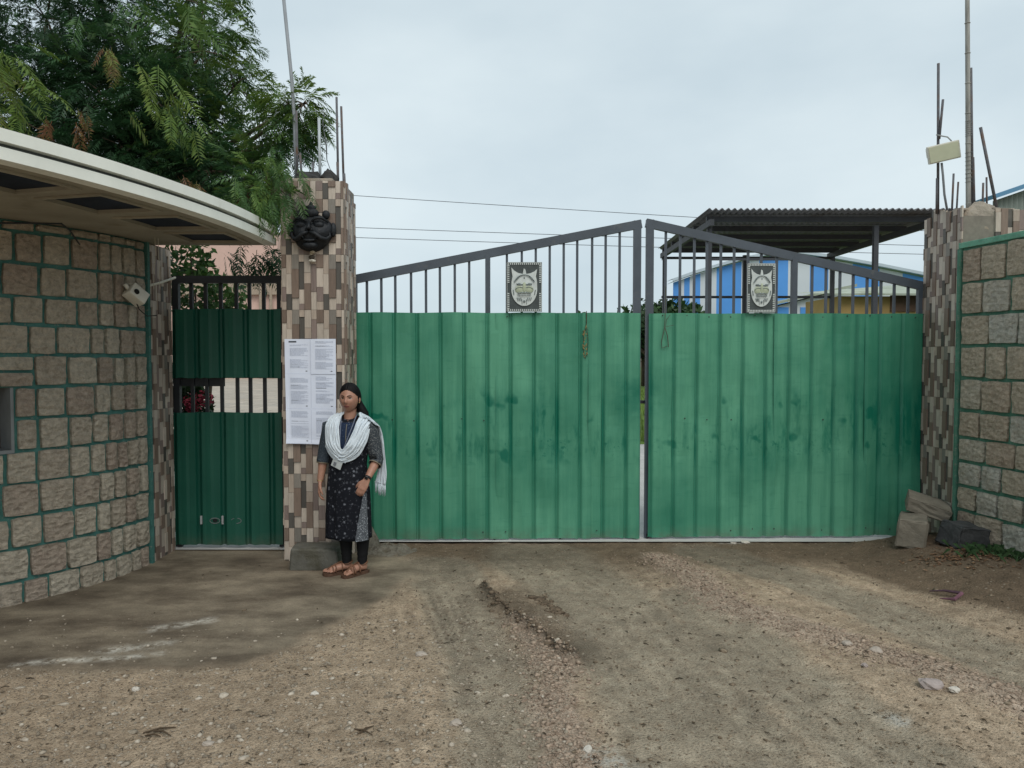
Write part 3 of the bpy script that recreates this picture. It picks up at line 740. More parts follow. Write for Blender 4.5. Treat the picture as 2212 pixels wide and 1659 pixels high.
MB().tube([unp(2034, 352, 6.88), unp(2037, 380, 6.88), unp(2040, 420, 6.88), unp(2048, 466, 6.88)], 0.010, 7).build('hose', mat('grey_hose', (0.2, 0.21, 0.22), 0.6), fl, True)

W0, W1 = Vector((3.868, 6.58)), Vector((4.20, 4.55))
WT = 2.715
rw = thing('stone_wall', 'stone boundary wall with green pointing at the right edge', 'wall', (4.1, 5.6, 0))
dv = (W1 - W0); wl_ = dv.length; dv.normalize(); nrm = Vector((dv.y, -dv.x))
if nrm.x > 0: nrm = -nrm
phi = math.atan2(nrm.y, nrm.x); thz = phi + math.pi / 2
ctr = (W0 + W1) / 2 - nrm * 0.15
cw_ = MB().box((ctr.x, ctr.y, WT / 2 - 0.06), (wl_, 0.30, WT), Euler((0, 0, thz))).build('mortar_core', M_GREENM, rw)
cc = ctr + nrm * 0.02
MB().box((cc.x, cc.y, WT - 0.035), (wl_ + 0.01, 0.30, 0.05), Euler((0, 0, thz)), 0.006).build('coping', mortar_material('green_coping', (0.10, 0.26, 0.18)), rw)
e0 = W0 + dv * 0.016 + nrm * 0.012
MB().box((e0.x, e0.y, WT / 2 - 0.05), (0.022, 0.05, WT - 0.03), Euler((0, 0, thz))).build('edge_strip', mortar_material('green_edge', (0.045, 0.14, 0.095)), rw)
RROWS = [-0.02, 0.18, 0.41, 0.62, 0.834, 1.04, 1.27, 1.544, 1.817, 2.08, 2.356, 2.65]
rg = random.Random(77)
for r in range(len(RROWS) - 1):
    u = 0.04
    while u < wl_ - 0.05:
        w_ = rg.uniform(0.19, 0.31); w_ = min(w_, wl_ - u)
        p = W0 + dv * (u + w_ / 2) + nrm * 0.006
        z0, z1 = RROWS[r], RROWS[r + 1]
        if w_ > 0.06: put_stone(cw_, (p.x, p.y, (z0 + z1) / 2 + rg.uniform(-0.004, 0.004)), thz + rg.uniform(-0.02, 0.02), w_ - rg.uniform(0.019, 0.034), z1 - z0 - rg.uniform(0.019, 0.036), rg.uniform(0.03, 0.05), M_STONE_R, rg)
        u += w_

# ------------------------------------------------------------------ gates
def gate_paint(name, dustc, amt, wear=True, base=(0.004, 0.128, 0.078)):
    m, nt, b = nodes(name)
    a = nt.nodes.new('ShaderNodeAttribute'); a.attribute_name = 'dust_tone'
    v = wcoords(nt); vv = wcoords(nt, (9, 9, 0.8)); sx = nt.nodes.new('ShaderNodeSeparateXYZ'); L(nt, v, sx.inputs[0])
    n1 = noise(nt, v, 1.1, 4, 0.55); n2 = noise(nt, vv, 1.6, 6, 0.6); n3 = noise(nt, v, 7.0, 5, 0.65); n4 = noise(nt, v, 28, 4, 0.6)
    band = math_(nt, 'MULTIPLY', rng(nt, sx.outputs['Z'], 0.62, 0.86), rng(nt, sx.outputs['Z'], 1.55, 1.12))
    rub = math_(nt, 'MULTIPLY', math_(nt, 'MULTIPLY', band, rng(nt, noise(nt, wcoords(nt, (5, 5, 1.6)), 2.2, 4, 0.6), 0.52, 0.70)), 0.8)
    rub2 = math_(nt, 'MULTIPLY', math_(nt, 'MULTIPLY', rng(nt, sx.outputs['Z'], 0.72, 0.86), rng(nt, sx.outputs['Z'], 1.06, 0.92)), math_(nt, 'MULTIPLY', rng(nt, n4, 0.54, 0.64), rng(nt, n3, 0.50, 0.62)))
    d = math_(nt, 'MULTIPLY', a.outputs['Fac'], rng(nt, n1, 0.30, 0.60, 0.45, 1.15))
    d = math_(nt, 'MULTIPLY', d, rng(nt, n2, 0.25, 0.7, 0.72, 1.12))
    if wear:
        groove = math_(nt, 'MULTIPLY', math_(nt, 'MULTIPLY', rng(nt, a.outputs['Fac'], 0.9, 0.5), band), rng(nt, n2, 0.40, 0.60))
        blot = math_(nt, 'MULTIPLY', math_(nt, 'MULTIPLY', rng(nt, sx.outputs['Z'], 0.70, 0.80), rng(nt, sx.outputs['Z'], 1.50, 1.30)), rng(nt, noise(nt, wcoords(nt, (1, 1, 0.9)), 5.5, 2, 0.4), 0.63, 0.70))
        gap = math_(nt, 'ABSOLUTE', math_(nt, 'SUBTRACT', sx.outputs['X'], 1.225))
        hand = math_(nt, 'MULTIPLY', math_(nt, 'MULTIPLY', rng(nt, gap, 0.42, 0.05), rng(nt, sx.outputs['Z'], 0.9, 1.25)), math_(nt, 'MULTIPLY', rng(nt, sx.outputs['Z'], 1.85, 1.45), rng(nt, n3, 0.3, 0.6, 0.5, 1.0)))
        w_ = math_(nt, 'MAXIMUM', math_(nt, 'MAXIMUM', rub, math_(nt, 'MULTIPLY', rub2, 0.8)), math_(nt, 'MAXIMUM', math_(nt, 'MAXIMUM', groove, blot), hand))
        d = math_(nt, 'SUBTRACT', d, math_(nt, 'MULTIPLY', w_, 0.70))
    streak = noise(nt, wcoords(nt, (26, 26, 0.5)), 1.5, 4, 0.6); d = math_(nt, 'MULTIPLY', d, rng(nt, streak, 0.3, 0.7, 0.86, 1.10))
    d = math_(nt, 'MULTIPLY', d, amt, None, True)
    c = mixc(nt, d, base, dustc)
    c = mixc(nt, math_(nt, 'MULTIPLY', rng(nt, noise(nt, wcoords(nt, (3, 3, 18)), 2.0, 3, 0.5), 0.60, 0.72), 0.18), c, base)
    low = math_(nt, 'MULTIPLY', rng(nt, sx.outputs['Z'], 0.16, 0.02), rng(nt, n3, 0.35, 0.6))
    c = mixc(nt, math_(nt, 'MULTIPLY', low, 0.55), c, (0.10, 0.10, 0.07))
    L(nt, c, b.inputs['Base Color']); L(nt, rng(nt, d, 0, 1, 0.34, 0.58), b.inputs['Roughness']); b.inputs['Specular IOR Level'].default_value = 0.35
    bump(nt, b, n3, 0.12, 0.01); return m
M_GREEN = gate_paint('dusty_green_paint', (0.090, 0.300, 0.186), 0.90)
M_GREEN2 = gate_paint('clean_shaded_green_paint', (0.020, 0.125, 0.080), 0.5, False, (0.003, 0.055, 0.038))  # cleaner green, with the canopy shade darkened into its colours
M_FRAME = mat('dark_grey_gate_paint', (0.066, 0.080, 0.098), 0.5, 0.4, nz=(5, 0.2), dirt=((0.13, 0.13, 0.12), 6, 0.62))  # bluish lift in this grey stands in for haze over the bars
M_FRAME2 = mat('black_gate_paint', (0.018, 0.020, 0.023), 0.5, 0.4, nz=(5, 0.2))
def gy(X): return 7.06 + (X + 1.48) * 0.027

def sheet_panel(x0, x1, z0, z1, yf, pitch, phase, m, parent, depth=0.015, dy=0.0, wob=0.007, seed=1, name='sheet_panel', gw=0.038, ends=(None, None)):
    """profiled steel sheet: flat pans with narrow recessed grooves"""
    prof = []      # (x, depth, dust)
    k0 = math.floor((x0 - phase) / pitch) - 1
    xs = []
    for k in range(k0, int((x1 - phase) / pitch) + 2):
        g = phase + k * pitch
        xs += [(g - gw * 1.5, 0.0, 1.0), (g - gw * 0.50, 0.0, 0.80), (g - gw * 0.34, depth, 0.50), (g + gw * 0.05, depth, 0.55), (g + gw * 0.60, 0.0, 0.80), (g + gw * 1.1, 0.0, 1.05), (g + pitch * 0.5, -0.004, 1.0)]
    xs = [p for p in xs if x0 < p[0] < x1]
    xs = [(x0, 0.0, 0.8)] + xs + [(x1, 0.0, 0.8)]
    ex0, ex1 = ends
    nz_ = 22; rg_ = random.Random(seed); ph = rg_.uniform(0, 6)
    vs = []; ds = []
    for j in range(nz_ + 1):
        z = z0 + (z1 - z0) * j / nz_
        for (x, d, du) in xs:
            w = wob * math.sin(x * 5.3 + ph) * math.sin(z * 2.1 + ph * 2) + 0.35 * wob * math.sin(x * 17 + z * 6 + ph) + 0.010 * wob / 0.007 * (float(fbm(x * 2.6 + seed, z * 3.1, seed, 3)) - 0.5)
            zz = z + (rg_.uniform(-0.006, 0.004) if j == 0 else 0) + (0.003 * math.sin(x * 9) if j == nz_ else 0)
            vs.append((x, yf(x) + d + w + dy, zz)); ds.append(du * (1 if ex0 is None else 0.45 + 0.55 * min(1, max(0, (x - ex0) / 0.75))) * (1 if ex1 is None else 0.45 + 0.55 * min(1, max(0, (ex1 - x) / 0.95) + 0.25 * max(0, 1.3 - z))))  # value falls towards the outer leaf ends, so the green gets darker there
    n = len(xs); fs = []
    for j in range(nz_):
        for i in range(n - 1): a = j * n + i; fs.append((a, a + 1, a + n + 1, a + n))
    o = mk(name, vs, fs, m, parent)
    at = o.data.attributes.new('dust_tone', 'FLOAT', 'POINT'); at.data.foreach_set('value', ds)
    sm = o.modifiers.new('thickness', 'SOLIDIFY'); sm.thickness = 0.0025; sm.offset = 1.0
    return o
ZB, ZT = 0.028, 2.135
def px2x(x): # picture column -> X on the gate line
    X = 0.0
    for _ in range(6): X = (x - CX) / FPX * gy(X) * 1.001
    return X
def leaf(label, x0, x1, ztop0, ztop1, bars, thick, stile, hinge, phase, seed):
    g = thing('gate_leaf', label, 'gate', ((x0 + x1) / 2, gy((x0 + x1) / 2), 0), 'leaves of the large green gate')
    zt = lambda X: ztop0 + (ztop1 - ztop0) * (X - x0) / (x1 - x0)
    P = lambda X, z, dy=0.0: Vector((X, gy(X) + dy, z))
    MB().bar(P(x0, zt(x0)), P(x1, zt(x1)), 0.05, 0.078).build('top_rail', M_FRAME, g)
    MB().bar(P(stile, 0.02), P(stile, zt(stile) + 0.036), 0.05, 0.07).build('meeting_stile', M_FRAME, g)
    MB().bar(P(hinge, 0.02), P(hinge, zt(hinge) - 0.03), 0.05, 0.06).build('hinge_stile', M_FRAME, g)
    MB().bar(P(thick, 0.05, 0.002), P(thick, zt(thick) - 0.02), 0.046, 0.062).build('middle_post', M_FRAME, g)
    for X in bars: MB().bar(P(X, 1.9, 0.004), P(X, zt(X) - 0.03, 0.004), 0.020, 0.022).build('bar', M_FRAME, g)
    MB().bar(P(x0 + 0.04, ZT - 0.10, 0.045), P(x1 - 0.04, ZT - 0.10, 0.045), 0.03, 0.05).build('cross_rail', M_FRAME, g)
    MB().bar(P(x0 + 0.04, 0.12, 0.045), P(x1 - 0.04, 0.12, 0.045), 0.03, 0.05).build('cross_rail', M_FRAME, g)
    MB().bar(P(x0 + 0.04, 1.12, 0.045), P(x1 - 0.04, 1.12, 0.045), 0.03, 0.05).build('cross_rail', M_FRAME, g)
    return g, P
XL0, XL1 = -1.50, px2x(1383); XR0, XR1 = px2x(1393), px2x(1992)
PIT = 0.2155
GA, PA = leaf('left leaf of large gate, dusty green sheets under rising dark bars', XL0, XL1, 2.435, 2.965,
    [px2x(x) for x in (794, 825, 855, 889, 921, 951, 983, 1014, 1095, 1127, 1157, 1187, 1217, 1246, 1278, 1307, 1337)], px2x(1054), XL1 - 0.037, XL0 + 0.035, 0, 1)
GB, PB = leaf('right leaf of large gate, dusty green sheets under falling dark bars', XR0, XR1, 2.975, 2.39,
    [px2x(x) for x in (1436, 1467, 1497.5, 1524.5, 1554.5, 1583, 1613, 1641.5, 1674.5, 1751, 1781, 1811, 1839.5, 1869.5, 1899.5, 1928, 1958)], px2x(1712), XR0 + 0.037, XR1 - 0.033, 0, 2)
phL = px2x(853); phR = px2x(1452)
edges = [XL0, phL + PIT * 4.5, phL + PIT * 8.5, XL1 - 0.012]
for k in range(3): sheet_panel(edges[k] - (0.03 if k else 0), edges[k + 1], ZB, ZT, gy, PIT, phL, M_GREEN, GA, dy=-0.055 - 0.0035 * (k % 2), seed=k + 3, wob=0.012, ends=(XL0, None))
edges = [XR0 + 0.025, phR + PIT * 4.5, phR + PIT * 8.5, XR1 - 0.003]
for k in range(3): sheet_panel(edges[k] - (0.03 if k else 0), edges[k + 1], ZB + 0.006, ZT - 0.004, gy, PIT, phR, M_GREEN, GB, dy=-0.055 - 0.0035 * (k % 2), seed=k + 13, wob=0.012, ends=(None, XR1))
M_BOLT = mat('dark_bolt', (0.03, 0.03, 0.03), 0.5)
BOLT = MB().ball((0, 0, 0), (0.0065, 0.004, 0.0065), 8, 5); bme = bpy.data.meshes.new('screw'); bme.from_pydata(BOLT.v, [], BOLT.f); bme.materials.append(M_BOLT)
for (g, xs_) in ((GA, [px2x(x) for x in range(800, 1380, 49)]), (GB, [px2x(x) for x in range(1428, 1985, 49)])):
    for X in xs_:
        for z in (ZT - 0.03, 1.145, 0.10):
            if random.random() < 0.45: continue
            o = bpy.data.objects.new('screw', bme); link(o); o.location = (X + 0.01 * math.sin(X * 37 + z * 11), gy(X) - 0.064, z + 0.01 * math.sin(X * 51)); attach(o, g)
# drop bolts at the foot of the leaves
for (g, x) in ((GA, 1375), (GB, 1399), (GA, 1210), (GA, 1068)):
    X = px2x(x); MB().bar((X, gy(X) - 0.02, 0.005), (X, gy(X) - 0.02, 0.06), 0.022).build('drop_bolt', M_FRAME2, g)
X = px2x(1378); MB().bar((X, gy(X) + 0.05, 1.30), (X + 0.09, gy(X) + 0.05, 1.30), 0.03).build('latch', M_FRAME2, GA)

# small pedestrian gate
YP = 6.80
def pxp(x): return (x - CX) / FPX * YP * 1.001
sg = thing('pedestrian_gate', 'small dark green gate under the canopy with a barred gap', 'gate', (-2.5, YP, 0))
gyp = lambda X: YP
xa, xb = pxp(377), pxp(612)
MB().bar((xa, YP, 2.415), (xb, YP, 2.415), 0.05, 0.065).build('top_rail', M_FRAME2, sg)
MB().bar((xa + 0.028, YP, 0.02), (xa + 0.028, YP, 2.382), 0.05, 0.055).build('hinge_stile', M_FRAME2, sg)
MB().bar((xb - 0.02, YP, 0.02), (xb - 0.02, YP, 2.382), 0.05, 0.045).build('lock_stile', M_FRAME2, sg)
for x in (416, 447, 479.5, 513, 541, 572): MB().bar((pxp(x), YP + 0.004, 0.05), (pxp(x), YP + 0.004, 2.383), 0.022, 0.030).build('bar', M_FRAME2, sg)
for z in (1.555, 1.20, 0.12): MB().bar((xa + 0.056, YP + 0.03, z), (xb - 0.045, YP + 0.03, z), 0.028, 0.04).build('cross_rail', M_FRAME2, sg)
for k, (z0, z1) in enumerate(((1.54, 2.15), (0.045, 1.232))):
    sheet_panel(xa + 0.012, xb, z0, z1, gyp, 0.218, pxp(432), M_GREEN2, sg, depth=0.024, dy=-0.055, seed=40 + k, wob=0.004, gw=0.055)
MB().box((pxp(436), YP + 0.02, 1.50), (0.40, 0.012, 0.075)).build('lock_plate', M_FRAME2, sg)
for k, x in enumerate((466, 512)):
    p = Vector((pxp(x), YP - 0.058, 1.73 - (1124 - 770) / 1640 * YP))
    MB().ball(p, (0.032, 0.003, 0.017), 14, 6).build('worn_hole', mat('worn_hole', (0.012, 0.014, 0.014), 0.8), sg)
    MB().tube([p + Vector((0.045 * math.cos(t * 0.45), -0.003 + 0.002 * math.sin(t), 0.024 * math.sin(t * 0.45))) for t in range(15)], 0.004, 5).build('bare_metal_rim', mat('bare_metal', (0.16, 0.17, 0.17), 0.5), sg)
    p2 = p + Vector((-0.12, -0.006, -0.03)); MB().bar(p2, p2 + Vector((0, 0, 0.075)), 0.012, 0.016).build('hasp', mat('pale_steel', (0.35, 0.36, 0.36), 0.4, 0.5), sg)
# ------------------------------------------------------------------ emblem plaques on the gate bars
M_PLQ = mat('plaque_dark_grey', (0.060, 0.072, 0.072), 0.5, nz=(20, 0.25))
M_PLQW = mat('plaque_pale_grey', (0.54, 0.58, 0.56), 0.5, nz=(14, 0.14))
M_PLQY = mat('plaque_yellowed', (0.40, 0.44, 0.32), 0.5, nz=(30, 0.18))
M_PLQL = mat('plaque_line_grey', (0.16, 0.19, 0.19), 0.5, nz=(20, 0.2))
def extrude(mb, pts, y0, y1):
    n = len(pts); vs = [(x, y0, z) for x, z in pts] + [(x, y1, z) for x, z in pts]
    mb.add(vs, [tuple(range(n)), tuple(range(2 * n - 1, n - 1, -1))] + [(i, n + i, n + (i + 1) % n, (i + 1) % n) for i in range(n)])
def plaque(label, xc, yc, w, h, Y):
    c = unp(xc, yc, Y); W, H = w / 2, h / 2
    t = thing('emblem_plaque', label, 'plaque', c, 'horned face plaques on the large gate')
    def B(name, fn, m, par):
        mb = MB(); fn(mb); vs = [Vector(v) + c for v in mb.v]; return mk(name, vs, mb.f, m, par)
    plate = B('plate', lambda mb: mb.box((0, 0, 0), (w, 0.012, h), None, 0.002), M_PLQ, t)
    def border(mb):
        b = 0.009; q = 0.0085
        for s in (-1, 1):
            mb.box((s * (W - 0.004), -0.008, 0), (0.0035, 0.004, h - 0.01))
            mb.box((0, -0.008, s * (H - 0.004)), (w - 0.012, 0.004, 0.0035))
        n = 17
        for i in range(n):
            x = -W + 0.016 + (w - 0.032) * i / (n - 1)
            for s in (-1, 1): mb.box((x, -0.0085, s * (H - 0.016)), (q, 0.005, 0.016))
        for i in range(24):
            z = -H + 0.03 + (h - 0.06) * i / 23
            if 9 <= i <= 13: continue
            for s in (-1, 1): mb.box((s * (W - 0.017), -0.0085, z), (0.017, 0.005, q))
    B('beaded_border', border, M_PLQW, plate)
    # face outline: rounded jaw, two horns, small crest
    pts = []
    fw, fh = W * 0.73, H * 0.90
    for k in range(0, 25):
        a = math.pi + math.pi * k / 24
        pts.append((fw * math.cos(a), -H * 0.10 + fh * 0.74 * math.sin(a)))
    pts += [(fw * 0.99, H * 0.20), (fw * 0.90, H * 0.42), (fw * 0.96, H * 0.60), (fw * 0.99, H * 0.72), (fw * 0.78, H * 0.62), (fw * 0.48, H * 0.55), (fw * 0.16, H * 0.52), (fw * 0.08, H * 0.70), (-fw * 0.04, H * 0.74), (-fw * 0.12, H * 0.52), (-fw * 0.48, H * 0.56), (-fw * 0.80, H * 0.66), (-fw * 1.0, H * 0.78), (-fw * 0.97, H * 0.60), (-fw * 0.91, H * 0.42), (-fw * 0.99, H * 0.20)]
    face = B('face', lambda mb: extrude(mb, pts, -0.016, -0.005), M_PLQW, t)
    dome = B('brow_dome', lambda mb: mb.ball((0, -0.012, H * 0.02), (fw * 0.78, 0.012, H * 0.52), 22, 10), M_PLQW, face)
    B('nose_and_cheeks', lambda mb: (mb.ball((0, -0.020, -H * 0.02), (fw * 0.17, 0.012, H * 0.22), 12, 8), mb.ball((fw * 0.36, -0.017, -H * 0.10), (fw * 0.36, 0.011, H * 0.17), 12, 8), mb.ball((-fw * 0.36, -0.017, -H * 0.10), (fw * 0.36, 0.011, H * 0.17), 12, 8)), M_PLQY, face)
    def lines(mb):
        y = -0.027
        arc = lambda x0, z0, rx, rz, a0, a1, r, n=12: mb.tube([(x0 + rx * math.cos(a0 + (a1 - a0) * i / n), y, z0 + rz * math.sin(a0 + (a1 - a0) * i / n)) for i in range(n + 1)], r, 5)
        arc(0, H * 0.06, fw * 0.80, H * 0.42, R(18), R(162), 0.0045, 18)
        for s in (-1, 1):
            mb.tube([(s * fw * 0.80, y, H * 0.20), (s * fw * 0.55, y, H * 0.33), (s * fw * 0.34, y, H * 0.44)], 0.0045, 5)
            mb.tube([(s * fw * 0.60, y, H * 0.12), (s * fw * 0.40, y, H * 0.09), (s * fw * 0.12, y, H * 0.09)], 0.0055, 5)
            mb.ball((s * fw * 0.40, y, H * 0.115), (fw * 0.13, 0.004, H * 0.035), 10, 6)
            arc(s * fw * 0.32, -H * 0.12, fw * 0.36, H * 0.10, R(10), R(170), 0.003)
            mb.tube([(s * fw * 0.86, y + 0.008, -H * 0.12), (s * fw * 0.80, y + 0.008, -H * 0.32)], 0.004, 5)
            for q in range(3): mb.tube([(s * fw * (0.28 + q * 0.14), y + 0.006, -H * 0.43), (s * fw * (0.22 + q * 0.12), y + 0.006, -H * 0.56)], 0.003, 5)
        mb.tube([(-fw * 0.52, y, -H * 0.255), (-fw * 0.2, y, -H * 0.235), (0, y, -H * 0.25), (fw * 0.2, y, -H * 0.235), (fw * 0.52, y, -H * 0.255)], 0.0045, 5)
        for q in range(9): mb.box(((q - 4) * fw * 0.115, y + 0.003, -H * 0.335), (0.005, 0.008, 0.012))
        mb.ball((0, y + 0.006, -H * 0.58), (fw * 0.09, 0.006, H * 0.05), 8, 6); mb.ball((0, y + 0.002, H * 0.36), (fw * 0.06, 0.004, H * 0.03), 8, 6)
        mb.tube([(-0.02, y + 0.01, -H * 0.70), (-0.022, y + 0.008, -H * 0.50)], 0.0025, 5); mb.tube([(0.022, y + 0.01, -H * 0.70), (0.020, y + 0.008, -H * 0.50)], 0.0025, 5)
    B('line_relief', lines, M_PLQL, face)
plaque('horned face plaque on the left gate leaf beside its thick post', 1132.5, 620, 0.325, 0.455, gy(0.1) - 0.085)
plaque('horned face plaque on the right gate leaf before the blue striped shed', 1644, 622, 0.265, 0.455, gy(2.4) - 0.085)

# dried garland and wire loop hanging on the sheets
def garland(label, x, y0, y1, kind):
    X = px2x(x); Y = gy(X) - 0.078
    if kind == 0:
        t = thing('dried_garland', label, 'garland', unp(x, y0, Y))
        mb = MB(); rg_ = random.Random(3)
        mb.tube([unp(x + 3, y0 - 4, Y), unp(x + 3, y0 + 22, Y), unp(x, y0 + 40, Y)], 0.004, 5)
        mb.tube([unp(x - 4, y0 + 38, Y), unp(x - 3, y0 + 85, Y), unp(x + 1, y1, Y)], 0.003, 5); mb.tube([unp(x + 4, y0 + 30, Y), unp(x + 6, y0 + 60, Y), unp(x + 4, y1 - 5, Y)], 0.003, 5)
        mb.build('string', mat('dark_string', (0.06, 0.055, 0.03), 0.9), t)
        mb = MB()
        for k in range(26):
            q = rg_.random(); p = unp(x + rg_.uniform(-5, 4), y0 + 22 + q * (y1 - y0 - 26), Y - 0.006); a = rg_.uniform(0, 6.28); l = rg_.uniform(0.015, 0.04) * (1.2 - 0.5 * q)
            d = Vector((0.5 * math.cos(a), -0.2, -1)).normalized() * l; s_ = Vector((0.006, 0, 0))
            mb.add([p, p + d * 0.5 + s_, p + d, p + d * 0.5 - s_ + Vector((0, -0.004, 0))], [(0, 1, 2, 3)])
        mb.build('dried_leaves', mat('dried_leaf', (0.20, 0.155, 0.06), 0.8, nz=(60, 0.4)), t)
    else:
        mb = MB()
        mb.tube([unp(x + 2, y0 - 60, Y + 0.02), unp(x + 1, y0, Y), unp(x, y0 + 28, Y), unp(x - 7, y0 + 60, Y), unp(x - 6, y0 + 74, Y), unp(x + 4, y0 + 70, Y)], 0.004, 6)
        mb.tube([unp(x, y0 + 28, Y), unp(x + 6, y0 + 48, Y), unp(x + 8, y0 + 72, Y)], 0.0045, 6)
        mb.tube([unp(x + 12, y0 + 2, Y), unp(x + 4, y0 + 12, Y), unp(x + 2, y0 + 28, Y), unp(x + 20, y0 + 24, Y)], 0.0028, 6)
        tag(mb.build('wire_loop', mat('rusty_wire', (0.075, 0.085, 0.06), 0.8)), label, 'wire')
garland('dried leaf garland hanging on the left gate leaf near the gap', 1264, 676, 775, 0)
garland('twisted wire loop hanging on the right gate leaf near the gap', 1436, 678, 750, 1)

# ------------------------------------------------------------------ black guardian mask on the pillar
mc = unp(675, 499, PY0 - 0.02)
mk_t = thing('guardian_mask', 'black carved moustached face mask hung high on the tiled pillar', 'mask', mc)
M_BLK = mat('black_mask_paint', (0.009, 0.011, 0.014), 0.55, 0.35, nz=(12, 0.4), bm=(45, 0.6, 0.01))
def BM(name, fn, par=mk_t):
    mb = MB(); fn(mb); o = mk(name, [Vector((v[0] * 1.13, v[1] * 1.1, v[2] * 1.10)) + mc for v in mb.v], mb.f, M_BLK, par, True); return o
def face_fn(mb):
    vs = []; fs = []; nr, na = 12, 36
    for j in range(nr + 1):
        t = j / nr
        for i in range(na):
            a = 2 * math.pi * i / na; rx = 0.150 + 0.012 * math.sin(a * 3 + 1); rz = 0.152 if math.sin(a) < 0 else 0.135
            x = rx * t * math.cos(a); z = rz * t * math.sin(a) - 0.005
            y = -0.075 * math.sqrt(max(0, 1 - t * t)) - 0.012
            y -= 0.018 * math.exp(-((abs(x) - 0.07) ** 2 + (z + 0.03) ** 2) / 0.0016)
            vs.append((x, y, z))
    for j in range(nr):
        for i in range(na): fs.append((j * na + i, j * na + (i + 1) % na, (j + 1) * na + (i + 1) % na, (j + 1) * na + i))
    b0 = len(vs)
    for i in range(na): x, y, z = vs[nr * na + i]; vs.append((x, 0.012, z))
    for i in range(na): fs.append((nr * na + i, nr * na + (i + 1) % na, b0 + (i + 1) % na, b0 + i))
    mb.add(vs, fs)
BM('face', face_fn)
for s in (-1, 1):
    BM('eye', lambda mb: mb.ball((s * 0.062, -0.072, 0.035), (0.040, 0.022, 0.028), 16, 10))
    BM('eyebrow', lambda mb: mb.tube([(s * 0.018, -0.098, 0.052), (s * 0.045, -0.100, 0.080), (s * 0.090, -0.085, 0.084), (s * 0.130, -0.055, 0.055)], [0.008, 0.014, 0.013, 0.006], 8))
    BM('moustache', lambda mb: mb.tube([(s * 0.006, -0.105, -0.020), (s * 0.045, -0.104, -0.036), (s * 0.080, -0.092, -0.066), (s * 0.115, -0.068, -0.072), (s * 0.140, -0.045, -0.045), (s * 0.136, -0.05, -0.020)], [0.010, 0.018, 0.018, 0.015, 0.010, 0.005], 8))
    BM('ear', lambda mb: (mb.ball((s * 0.158, -0.020, 0.005), (0.022, 0.022, 0.055), 12, 8), mb.ball((s * 0.105, -0.02, 0.118), (0.030, 0.025, 0.034), 12, 8)))
    BM('tusk', lambda mb: mb.tube([(s * 0.040, -0.095, -0.075), (s * 0.048, -0.105, -0.055), (s * 0.050, -0.108, -0.035)], [0.008, 0.006, 0.002], 7))
BM('nose', lambda mb: (mb.tube([(0, -0.090, 0.055), (0, -0.106, 0.020), (0, -0.118, -0.005)], [0.010, 0.014, 0.020], 9), mb.ball((0.018, -0.104, -0.006), (0.013, 0.014, 0.011), 8, 6), mb.ball((-0.018, -0.104, -0.006), (0.013, 0.014, 0.011), 8, 6)))
BM('mouth', lambda mb: mb.tube([(-0.055, -0.088, -0.072), (-0.025, -0.097, -0.084), (0.0, -0.100, -0.086), (0.025, -0.097, -0.084), (0.055, -0.088, -0.072)], [0.006, 0.010, 0.011, 0.010, 0.006], 8))
BM('chin', lambda mb: mb.ball((0, -0.072, -0.118), (0.055, 0.03, 0.030), 14, 8))
BM('crown', lambda mb: (mb.ball((0, -0.045, 0.125), (0.060, 0.035, 0.040), 14, 8), mb.ball((0, -0.04, 0.165), (0.034, 0.024, 0.026), 12, 8), mb.ball((0.0, -0.035, 0.195), (0.014, 0.012, 0.018), 8, 6), mb.ball((-0.03, -0.035, 0.172), (0.012, 0.012, 0.012), 8, 6), mb.ball((0.03, -0.035, 0.172), (0.012, 0.012, 0.012), 8, 6)))
hp = MB(); hp.ball(mc + Vector((0.004, -0.02, -0.178)), (0.022, 0.018, 0.014), 12, 8); hp.ball(mc + Vector((-0.008, -0.018, -0.192)), (0.014, 0.012, 0.012), 10, 6)
ch = thing('shell_charm', 'small pale shell charm hanging under the black mask', 'charm', mc + Vector((0, 0, -0.2)))
hp.build('upper_shell', mat('shell_cream', (0.46, 0.39, 0.28), 0.5, nz=(30, 0.3)), ch, True)
h2 = MB(); h2.ball(mc + Vector((0.0, -0.02, -0.250)), (0.032, 0.018, 0.014), 12, 8); h2.ball(mc + Vector((0.002, -0.03, -0.246)), (0.010, 0.014, 0.010), 8, 6)
h2.build('lower_shell', mat('shell_white', (0.62, 0.58, 0.50), 0.4, nz=(30, 0.2)), ch, True)
MB().tube([mc + Vector((0, -0.014, -0.13)), mc + Vector((0.0, -0.016, -0.25))], 0.003, 5).build('cord', M_BLK, ch)
MB().ball(mc + Vector((-0.004, -0.02, -0.220)), (0.026, 0.014, 0.018), 10, 7).build('dark_bead', mat('bead_brown', (0.05, 0.04, 0.028), 0.6), ch, True)

# ------------------------------------------------------------------ notice of six printed sheets
nt_ = thing('paper_notice', 'white printed notice of six taped sheets on the tiled pillar', 'notice', (-1.7, PY0 - 0.02, 1.4))
M_PAPER = mat('white_paper', (0.70, 0.75, 0.87), 0.7, 0.2, nz=(3, 0.05), bm=(4, 0.3, 0.02))
M_INK = mat('grey_print', (0.47, 0.51, 0.61), 0.7, 0.2); M_INKD = mat('black_print', (0.06, 0.065, 0.08), 0.7, 0.2)
YN = PY0 - 0.031
n0 = unp(614.5, 732.5, YN); n1_ = unp(725, 732, YN); n2_ = unp(620, 957, YN); n3_ = unp(726, 960, YN)
def npt(u, v, dy=0.0):
    a = n0.lerp(n1_, u); b_ = n2_.lerp(n3_, u); p = a.lerp(b_, v)
    return Vector((p.x, YN + dy - 0.004 * math.sin(u * 9 + 1) * math.sin(v * 7) - (0.012 * max(0, (0.06 - u)) / 0.06 * v) - 0.010 * max(0, v - 0.95) / 0.05, p.z))
